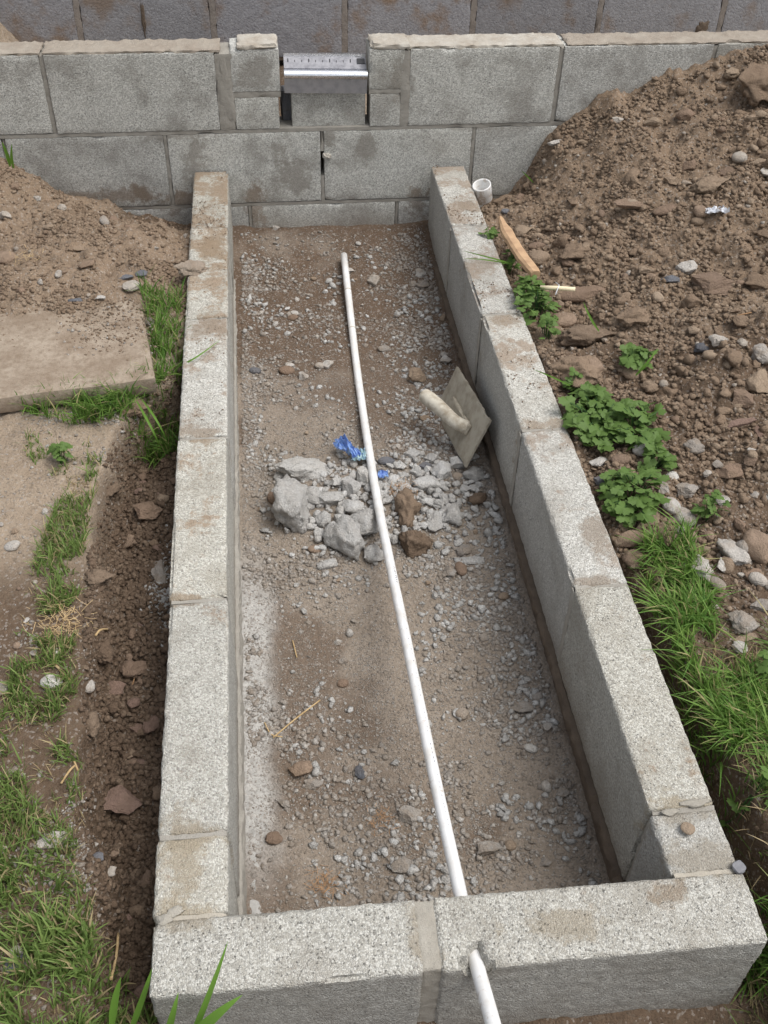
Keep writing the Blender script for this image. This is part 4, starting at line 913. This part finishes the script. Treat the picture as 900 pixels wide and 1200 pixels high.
# crumbs rest on the wall tops
o = bpy.data.objects['wall_top_dirt']; me = o.data; co = np.zeros(len(me.vertices)*3, np.float32); me.vertices.foreach_get('co', co); co = co.reshape(-1, 3)
nv = 12; c4 = co.reshape(-1, nv, 3); cz = Hs(c4[:, :, 0].mean(1), c4[:, :, 1].mean(1)); co = (c4-np.stack([0*cz, 0*cz, cz], -1)[:, None]+np.array([0, 0, .0003])).reshape(-1, 3)
me.vertices.foreach_set('co', co.astype(np.float32).ravel()); me.update()

# ------------------------------------------------------------------ paving slab at the left
M_slab, t_, b_ = NT('slab_soiled', .93); p_ = wpos(t_)
c_ = mix(t_, rng(t_, noise(t_, p_, 11, 6, .65), .38, .62), (.36, .30, .235), (.245, .19, .14))
c_ = mix(t_, mth(t_, 'MULTIPLY', rng(t_, noise(t_, p_, 70, 6, .7), .45, .62), .6), c_, (.20, .15, .105)); t_.links.new(c_, b_.inputs['Base Color'])
bump(t_, b_, noise(t_, p_, 160, 5, .65), .8, .003)
a_, b2, c2_ = at(182, 441, 0), at(163, 336, 0), at(0, 466, 0)
e1 = (c2_-a_); e1 /= np.linalg.norm(e1); e2 = (b2-a_)
rz = math.atan2(e1[1], e1[0])+math.pi
l1 = .62; l2 = .60
e1n = np.array([-math.cos(rz), -math.sin(rz)]); e2n = np.array([-math.sin(rz), math.cos(rz)])
cc = a_[:2]+e1n*l1/2+e2n*l2/2
def shear(P):
    P = P.copy(); sk = (e2[:2]/np.linalg.norm(e2)); kx = (sk@(-e1n))/(sk@e2n); P[:, 0] += (P[:, 1]+l2/2)*kx; P[:, 2] += .0015*np.sin(P[:, 0]*23); return P
sl_ = link('paving_slab', rough_box(l1, l2, .042, .012, 800, .004, .001, fn=shear, name='paving_slab'), M_slab, None, (cc[0], cc[1], -.004), (math.radians(-.5), math.radians(.6), rz)); tag(sl_, 'flat brown paving slab half covered in soil at the left edge', 'paving slab')
def slab_pts(rg, n):
    u = rg.uniform(-.02, .62, n*3); v = .60*rg.random(n*3)**.55; p = a_[:2]+u[:, None]*e1n+v[:, None]*(e2[:2]/np.linalg.norm(e2)); k = rg.random(n*3) < sstep(.06, .3, v+.25*fbm(p[:, 0], p[:, 1], .12, 2, 50)); return p[k][:n]
_H = Hs
slab_top = lambda x, y: np.full(len(np.atleast_1d(x)), -.006)
Hs = slab_top
gravel('slab_crumbs', 9000, slab_pts, .0007, .0045, M_clod, 'loose soil and grit lying on the paving slab', 'soil crumbs', 10, 'clod', 1, power=3)
gravel('slab_grit', 1500, slab_pts, .0010, .0050, M_gravel, 'small pale grit lying on the paving slab', 'grit', 11, 'chunk', 1, power=3)
Hs = _H

# ------------------------------------------------------------------ small litter
# white pipe socket standing on the soil next to the far right planter wall
P, _ = spot(566, 236); P = at(567, 232, -.035)
def cup():
    seg = 28; V = []; prof_ = [(0, .004), (.0235, .004), (.0245, .0), (.0262, .004), (.0262, .026), (.0272, .028), (.0272, .052), (.0268, .054), (.0238, .054), (.0232, .051), (.0232, .012), (0, .010)]
    for k in range(seg):
        a = 2*math.pi*k/seg
        for r_, z_ in prof_: V.append((r_*math.cos(a), r_*math.sin(a), z_))
    m_ = len(prof_); F = [(k*m_+i, ((k+1) % seg)*m_+i, ((k+1) % seg)*m_+i+1, k*m_+i+1) for k in range(seg) for i in range(m_-1)]
    me = bpy.data.meshes.new('pipe_socket'); me.from_pydata(V, [], F); me.update(); me.validate(); me.shade_smooth(); me.materials.append(M_pvc); return me
o = link('pipe_socket', cup(), None, None, (P[0], P[1], -.040), (math.radians(12), math.radians(-14), 0)); tag(o, 'short white plastic pipe socket on the soil by the far end of the right wall', 'pipe fitting')
# splintered wood
def wood(p0, p1, wd, th, bend, mat, name, seed):
    n = 18; V = []; p0 = np.array(p0); p1 = np.array(p1); d = p1-p0; ln = np.linalg.norm(d); d /= ln; s = np.cross(d, [0, 0, 1]); s /= np.linalg.norm(s); u = np.cross(s, d)
    for i in range(n+1):
        t = i/n; ww = wd*(.25+.75*min(1, t*4+.1))*(1-.25*max(0, t-.9)*10*.8)+.002*mnoise.noise(Vector((t*9, seed, 0)))
        c = p0+d*ln*t+s*bend*math.sin(t*math.pi)+u*.002*mnoise.noise(Vector((t*5, seed, 3)))
        for k, (a, b) in enumerate(((-1, -1), (1, -1), (1, .4), (.55, 1), (-.6, .9), (-1, .3))):
            V.append(c+s*ww/2*(a+.12*mnoise.noise(Vector((t*12, k, seed))))+u*th/2*(b+.15*mnoise.noise(Vector((t*14, k+9, seed)))))
    F = [(i*6+k, i*6+(k+1) % 6, (i+1)*6+(k+1) % 6, (i+1)*6+k) for i in range(n) for k in range(6)]+[tuple(range(6))[::-1], tuple(n*6+k for k in range(6))]
    me = bpy.data.meshes.new(name); me.from_pydata([tuple(v) for v in V], [], F); me.update(); me.materials.append(mat); return link(name, me)
tag(wood(at(586, 256, .025), at(628, 321, .03), .030, .016, .006, M_wood, 'wood_splinter', 1), 'splintered tan offcut of wood beside the right planter wall', 'wood offcut')
a, b = at(633, 337, .032), at(674, 339, .034)
tag(tube('pale_stick', [a, (a+b)/2+np.array([0, 0, .001]), b], .0055, M_palewood, None, 10), 'short straight cream coloured stick lying on the soil below the wood offcut', 'stick')
c_ = (a+b)/2; tag(tube('loose_string', [c_+np.array([-.01, -.022, -.004]), c_+np.array([.0, -.004, .006]), c_+np.array([.004, .004, .0062]), c_+np.array([.002, .03, -.001])], .0012, M_foil, None, 6), 'thin pale thread lying across the cream coloured stick', 'thread')
# crumpled plastic
def crumple(px, py, wpx, hpx, mat, name, label, seed, lift=.012, ang=0, cat='plastic scrap', P=None):
    if P is None: P, t = spot(px, py)
    else: t = 2.2
    n = 12; sx = wpx*t/FPX; sy = hpx*t/FPX*1.2; V = []
    for i in range(n+1):
        for j in range(n+1):
            u, v = i/n-.5, j/n-.5; q = Vector((u*3.5+seed, v*3.5, seed*2))
            ed = 1-.35*abs(mnoise.noise(Vector((u*5, v*5, seed+8))))
            V.append((sx*u*ed+.1*sx*mnoise.noise(q*1.7), sy*v*ed+.1*sy*mnoise.noise(q*1.9+Vector((5, 0, 0))), (sx+sy)*.30*(abs(mnoise.noise(q*1.3))+.5*abs(mnoise.noise(q*3)))))
    F = [(i*(n+1)+j, (i+1)*(n+1)+j, (i+1)*(n+1)+j+1, i*(n+1)+j+1) for i in range(n) for j in range(n)]
    me = bpy.data.meshes.new(name); me.from_pydata(V, [], F); me.update(); me.materials.append(mat)
    o = link(name, me, None, None, (P[0], P[1], P[2]+lift), (0, 0, math.radians(-ang))); m = o.modifiers.new('thickness', 'SOLIDIFY'); m.thickness = .0006
    tag(o, label, cat)
crumple(407, 537, 15, 34, M_blue, 'blue_plastic_scrap', 'bright blue crumpled plastic scrap on the rubble left of the pipe', 1, .020, -35)
crumple(420, 543, 18, 16, M_bluegreen, 'pale_plastic_scrap', 'pale blue green plastic scrap between the blue scrap and the pipe', 2, .020)
crumple(449, 565, 13, 11, M_blue, 'blue_plastic_scrap', 'small blue plastic scrap showing on the right side of the pipe', 3, .020)
crumple(838, 252, 26, 11, M_foil, 'white_film_scrap', 'crumpled clear white film on the mound in front of the large rounded clod', 4, .006)

# dry stalks and roots
def stalk(pts, r, mat, label, name='dry_stalk', cat='dry stalk', lift=.004):
    Q = []
    for p in pts:
        P, _ = spot(*p); Q.append(P+np.array([0, 0, lift]))
    tag(tube(name, catmull(Q, 4), r, mat, None, 6), label, cat)
stalk([(320, 866), (345, 845), (375, 822)], .0016, M_straw, 'long dry straw lying on the pit floor in front of the heap')
stalk([(310, 848), (318, 862), (331, 865)], .0013, M_straw, 'short curved straw at the left end of the long straw')
stalk([(343, 752), (348, 772)], .0013, M_straw, 'short straw left of the pipe at mid pit')
stalk([(62, 777), (74, 790), (85, 802)], .0024, M_straw, 'pale dry blade near the mid left pale stone')
stalk([(112, 747), (118, 740), (128, 739)], .0022, M_straw, 'pale curled root sticking out of the bank')
stalk([(87, 893), (92, 905)], .0018, M_straw, 'small pale straw on the bare left ground')
stalk([(72, 920), (82, 905), (88, 899)], .0018, M_straw, 'straw at the bank edge above the reddish slab stone')
stalk([(134, 1158), (140, 1130), (142, 1105)], .0022, M_straw, 'pale dry stem in the grass near the front left corner', lift=.03)
stalk([(155, 806), (159, 792), (158, 786)], .0013, M_root, 'thin root by the squarish reddish stone')
stalk([(848, 380), (862, 372), (880, 368)], .0014, M_root, 'thin root on the mound at the right')

# ------------------------------------------------------------------ grass
def poly_world(px, z=-.04):
    return np.array([at(x, y, z)[:2] for x, y in px])
def in_poly(p, poly):
    x, y = p[:, 0], p[:, 1]; c = np.zeros(len(p), bool); j = len(poly)-1
    for i in range(len(poly)):
        xi, yi = poly[i]; xj, yj = poly[j]
        c ^= ((yi > y) != (yj > y)) & (x < (xj-xi)*(y-yi)/(yj-yi+1e-12)+xi); j = i
    return c
def blades(name, n, poly, h0, h1, wd, mat, label, seed, lean=.7, clumpy=.5, sc=.05, cat='grass', dirx=0, diry=0, nocover=True, dens=None):
    rg = np.random.default_rng(seed); lo, hi = poly.min(0), poly.max(0); out = []; tot = 0
    while tot < n:
        p = rg.uniform(lo, hi, (n*3, 2)); v = fbm(p[:, 0], p[:, 1], sc, 2, 60+seed)+.5
        k = in_poly(p, poly) & (rg.random(len(p)) < sstep(clumpy-.12, clumpy+.12, v))
        if nocover: k &= ~((p[:, 0] > XL(p[:, 1])-.004) & (p[:, 0] < XR(p[:, 1])+.004) & (p[:, 1] > -.004))
        if dens is not None: k &= rg.random(len(p)) < dens(p[:, 0], p[:, 1])
        out.append(p[k]); tot += k.sum()
        if len(out) > 60: break
    p = np.concatenate(out)[:n]; n = len(p)
    z = Hs(p[:, 0], p[:, 1]); h = rg.uniform(h0, h1, n)*(.55+.45*rg.random(n))
    # blades of one tuft lean alike
    tx = fbm(p[:, 0], p[:, 1], .03, 2, 71)*6.28*2.2; a = tx+rg.normal(0, .9, n); le = lean*np.abs(rg.normal(.7, .4, n))*h
    dx = np.cos(a)*le+dirx*h; dy = np.sin(a)*le+diry*h; b = rg.uniform(0, 6.28, n); wx = np.cos(b)*wd*.5*rg.uniform(.6, 1.2, n); wy = np.sin(b)*wd*.5*rg.uniform(.6, 1.2, n)
    V = []; rows = [(0, .8), (.3, 1.), (.6, .8), (.85, .45), (1, 0.06)]
    for t, ww in rows:
        zz = z-.004+h*(t-.35*t*t*np.minimum(1.2, le/h)); cx = p[:, 0]+dx*t**1.8; cy = p[:, 1]+dy*t**1.8
        V.append(np.stack([cx-wx*ww, cy-wy*ww, zz], 1)); V.append(np.stack([cx+wx*ww, cy+wy*ww, zz], 1))
    V = np.stack(V, 1).reshape(-1, 3); m = len(rows)*2
    f = np.array([[2*i, 2*i+1, 2*i+3, 2*i+2] for i in range(len(rows)-1)]); F = (f[None]+(np.arange(n)*m)[:, None, None]).reshape(-1, 4)
    me = bpy.data.meshes.new(name); raw_mesh(me, V, F, 4); me.shade_smooth(); me.materials.append(mat); tag(link(name, me), label, cat, kind='stuff')
left_poly = np.array([(-.45, -.3), (-.08, -.3), (-.055, .02), (-.085, .12), (-.12, .25), (-.135, .38), (-.16, .55), (-.175, .75), (-.185, .98), (-.175, 1.14), (-.235, 1.14), (-.265, .9), (-.275, .7), (-.27, .5), (-.42, .25)])
blades('grass_patch', 11000, left_poly, .016, .050, .0028, M_grass, 'short green grass growing in a broken strip along the left bank', 1, clumpy=.46, sc=.055, dens=lambda x, y: np.interp(y, [-.3, .2, .35, .6, 1.1], [.45, .45, .9, 1, .55]))
blades('dry_grass', 3600, left_poly, .010, .028, .0022, M_dry, 'short dry straw coloured grass mixed in the left strip', 2, 1.1, clumpy=.50, sc=.06)
blades('grass_patch', 2000, poly_world([(-80, 1215), (-60, 1000), (60, 990), (120, 1060), (165, 1130), (178, 1215)], -.06), .03, .062, .0038, M_grass, 'thicker green grass in the bottom left corner beside the front wall', 3, clumpy=.50, sc=.06)
blades('grass_tuft', 1300, poly_world([(25, 482), (60, 470), (110, 462), (190, 446), (200, 480), (165, 488), (80, 498)], -.05), .040, .095, .0034, M_lush, 'lush green grass growing out from under the front edge of the slab', 4, .8, clumpy=.3, sc=.05, diry=-.2)
blades('grass_tuft', 700, poly_world([(168, 360), (214, 350), (210, 480), (188, 480), (182, 440)], -.05), .035, .085, .0034, M_lush, 'bright grass filling the slot between the slab and the left planter wall', 5, .7, clumpy=.25)
blades('grass_tuft', 240, poly_world([(30, 505), (110, 510), (112, 545), (60, 560), (30, 535)], -.05), .014, .032, .0028, M_grass, 'small scattered grass tufts just in front of the slab', 6, clumpy=.55, sc=.03)
right_poly = poly_world([(752, 640), (800, 628), (828, 680), (842, 770), (905, 765), (1010, 740), (1100, 1220), (925, 1220), (905, 1080), (862, 930), (800, 780), (765, 715)], -.035)
rdens = lambda x, y: .15+.85*np.minimum(1, sstep(.78, .66, y)+.25)
blades('lawn_grass', 12000, right_poly, .030, .082, .0034, M_lush, 'long lush grass on the near right beside the planter', 7, 1.0, clumpy=.40, sc=.06, dirx=-.25)
blades('dry_grass', 2600, right_poly, .018, .045, .0026, M_dry, 'dry brown grass at the base of the right lawn', 8, 1.2, clumpy=.52, sc=.05)
# a few single long blades
def long_blade(p0, p1, p2, wd, label, mat=M_blade):
    p0, p1, p2 = map(np.array, (p0, p1, p2)); n = 14; V = []
    for i in range(n+1):
        t = i/n; c = (1-t)**2*p0+2*t*(1-t)*p1+t*t*p2; d = 2*(1-t)*(p1-p0)+2*t*(p2-p1); s = np.cross(d, CAM-c); s /= np.linalg.norm(s); nn = np.cross(s, d); nn /= np.linalg.norm(nn)
        ww = wd/2*(min(1, .45+t*2))*(1-t**3)+.0002
        V += [c-s*ww+nn*ww*.3, c, c+s*ww+nn*ww*.3]
    F = [(3*i+k, 3*i+k+1, 3*i+k+4, 3*i+k+3) for i in range(n) for k in (0, 1)]
    me = bpy.data.meshes.new('grass_blade'); me.from_pydata([tuple(v) for v in V], [], F); me.update(); me.shade_smooth(); me.materials.append(mat)
    tag(link('grass_blade', me), label, 'grass blade')
long_blade(at(205, 1260, -.10), at(244, 1175, .06), at(267, 1103, .10), .0080, 'tall thin blade of grass rising in front of the front left block')
long_blade(at(185, 1260, -.10), at(235, 1200, .06), at(284, 1166, .07), .016, 'broad grass blade leaning right across the front face at bottom left')
long_blade(at(188, 1240, -.10), at(200, 1200, .03), at(209, 1163, .05), .010, 'broad upright grass blade before the front left corner')
long_blade(at(130, 1210, -.08), at(134, 1165, -.02), at(142, 1145, .01), .010, 'broad blade at the left of the corner grass')
long_blade(at(150, 1215, -.10), at(170, 1165, -.02), at(178, 1135, .02), .008, 'broad blade hugging the outer left corner of the front wall')
long_blade(at(206, 430, -.03), at(225, 425, .03), at(258, 398, .012), .0034, 'single long grass blade reaching over the left planter wall')
long_blade(at(600, 309, -.01), at(575, 302, .03), at(543, 294, .006), .0036, 'long grass blade lying over the far right planter wall')
long_blade(at(600, 310, -.01), at(570, 303, .02), at(544, 303, .004), .0028, 'second thinner blade lying over the far right planter wall')
long_blade(at(668, 452, .0), at(645, 440, .03), at(625, 433, .006), .0034, 'grass blade poking over the wall beside the cracked clod')
long_blade(at(702, 388, .03), at(690, 372, .06), at(684, 354, .08), .0050, 'single green blade growing out behind the rooty clod')
long_blade(at(745, 440, .02), at(760, 425, .06), at(771, 408, .08), .0060, 'upright green blade beside the far weed')
long_blade(at(160, 470, -.03), at(178, 500, .0), at(189, 526, -.10), .0050, 'long drooping grass blade hanging into the trench')
long_blade(at(166, 468, -.03), at(186, 492, .01), at(196, 518, -.08), .0046, 'second drooping grass blade hanging into the trench')
long_blade(at(12, 195, .06), at(8, 178, .11), at(2, 166, .14), .010, 'green blade by the garden wall at the far left edge')
long_blade(at(16, 197, .06), at(12, 185, .10), at(14, 168, .14), .008, 'second green blade by the garden wall at the far left edge')
long_blade(at(625, 214, -.02), at(618, 206, .0), at(611, 200, .02), .004, 'thin green blade at the foot of the garden wall by the mound')

# ------------------------------------------------------------------ broad leaved weeds
def leaf_mesh(seed):
    r = random.Random(seed); n = 44; V = [(0, 0, 0)]; lob = []
    for ring, rr in ((0, .5), (1, 1.)):
        for k in range(n):
            a = -math.pi*.93+2*math.pi*.93*k/(n-1)
            q = .42+.50*abs(math.cos(a*1.5))**.8*(1 if ring else .5)+((.17 if k % 4 == 0 else .06*(k % 2)) if ring else 0)
            q *= 1-.15*abs(a)/math.pi
            x, y = rr*q*math.cos(a), rr*q*math.sin(a)
            V.append((x+.15, y, .10*rr*rr*math.cos(a*2+seed)-.12*rr*rr+.05*mnoise.noise(Vector((x*3, y*3, seed)))))
    F = [(0, 1+k, 2+k) for k in range(n-1)]+[(1+k, 1+n+k, 2+n+k, 2+k) for k in range(n-1)]
    me = bpy.data.meshes.new('leaf'); me.from_pydata(V, [], F); me.update(); me.shade_smooth(); me.materials.append(M_leaf); return me
LM = [leaf_mesh(s) for s in range(6)]
def weed(px, py, spread, n, size, label, seed, stretch=1.):
    P, t = spot(px, py); r = random.Random(seed)
    root = empty('weed_plant', (P[0], P[1], P[2])); tag(root, label, 'weed', 'broad leaved weeds along the right wall')
    V = []; E = []
    for k in range(int(n*1.7)):
        a = r.uniform(0, 6.28); d = spread*math.sqrt(r.random()); x, y = d*math.cos(a), d*math.sin(a)*stretch
        z = float(Hs(P[0]+x, P[1]+y)[0])-P[2]+r.uniform(.012, .045)*(1.2-.5*d/spread)+.008
        s = size*r.uniform(.6, 1.15)
        o = bpy.data.objects.new('leaf', LM[r.randint(0, 5)]); col.objects.link(o); o.parent = root
        o.location = (x, y, z); o.rotation_euler = (r.uniform(-.6, .6), r.uniform(-.4, .7), a+r.uniform(-1, 1)); o.scale = (s, s*r.uniform(.8, 1), s)
        b = np.array([x*.25, y*.25, -.005]); m = np.array([x*.7, y*.7, z*.9]); e = np.array([x, y, z])
        for q, (c0, c1) in enumerate(((b, m), (m, e))):
            dd = np.cross(c1-c0, [0, 0, 1.]); dd = dd/(np.linalg.norm(dd)+1e-9)*.0012; uu = np.array([0, 0, .0012]); i0 = len(V)
            for c in (c0, c1): V += [tuple(c+dd), tuple(c+uu), tuple(c-dd)]
            E += [(i0, i0+1, i0+4, i0+3), (i0+1, i0+2, i0+5, i0+4), (i0+2, i0, i0+3, i0+5)]
    me = bpy.data.meshes.new('stem'); me.from_pydata(V, [], E); me.update(); me.materials.append(M_leaf)
    o = bpy.data.objects.new('stem', me); col.objects.link(o); o.parent = root
weed(628, 372, .050, 34, .017, 'dark green weed beside the wall below the cream stick', 1, 1.3)
weed(617, 345, .032, 16, .015, 'small weed at the foot of the splintered wood', 2)
weed(572, 276, .020, 8, .012, 'tiny weed at the far end behind the splintered wood', 3)
weed(598, 320, .022, 9, .013, 'little weed left of the splintered wood', 13)
weed(640, 398, .022, 9, .012, 'small weed hugging the wall beside the rooty clod', 4, 1.4)
weed(742, 428, .038, 20, .018, 'rounded weed standing alone right of the cracked clod', 5)
weed(702, 502, .072, 54, .021, 'large weed clump against the wall in front of the cracked clod', 6)
weed(742, 510, .060, 38, .021, 'bright weed clump right of the large one', 7, 1.3)
weed(768, 548, .032, 14, .018, 'small bright weed at the right end of the weed strip', 15)
weed(690, 475, .034, 16, .017, 'weed at the back of the strip touching the cracked clod', 16)
weed(738, 588, .056, 40, .020, 'lower weed clump in front of the pale weed stone', 8, 1.1)
weed(828, 608, .030, 12, .014, 'small weed in the bare soil above the lawn', 9)
weed(672, 462, .020, 8, .013, 'little weed under the cracked clod by the wall', 10)
weed(885, 930, .03, 7, .014, 'weed growing in the near right lawn', 11)
weed(893, 805, .035, 9, .014, 'weed growing in the lawn near the right edge', 12)
weed(72, 542, .020, 10, .012, 'small pale weed on the bare ground in front of the slab', 14)
# rusty root tufts in the pit
def root_tuft(px, py, n, size, label, seed, mat=M_root):
    P, t = spot(px, py); r = random.Random(seed); V = []; F = []
    for k in range(n):
        c = P+np.array([r.gauss(0, size*.5), r.gauss(0, size*.5), .004+abs(r.gauss(0, size*.25))]); a = r.uniform(0, 6.28); l = size*r.uniform(.2, .6)
        d = np.array([math.cos(a), math.sin(a), r.uniform(-.3, .5)])*l; s = np.array([-math.sin(a), math.cos(a), .3])*.0004; i0 = len(V)
        m = c+d*.5+np.array([r.gauss(0, .05), r.gauss(0, .05), r.gauss(0, .05)])*l
        V += [tuple(c-s), tuple(c+s), tuple(m-s), tuple(m+s), tuple(c+d-s), tuple(c+d+s)]; F += [(i0, i0+1, i0+3, i0+2), (i0+2, i0+3, i0+5, i0+4)]
    me = bpy.data.meshes.new('dry_roots'); me.from_pydata(V, [], F); me.update(); me.materials.append(mat); tag(link('dry_roots', me), label, 'dry roots', kind='stuff')
root_tuft(470, 578, 130, .030, 'orange dry root fibres on the rubble right of the pipe', 1)
root_tuft(380, 1040, 90, .028, 'orange dry root fibres near the pit front', 2)
root_tuft(448, 962, 60, .024, 'dry root fibres left of the pipe near the front', 3)
root_tuft(72, 735, 150, .045, 'dry straw tangle in the left grass strip', 4, M_straw)
root_tuft(30, 305, 60, .03, 'dry straw tuft on the far left soil', 5, M_straw)
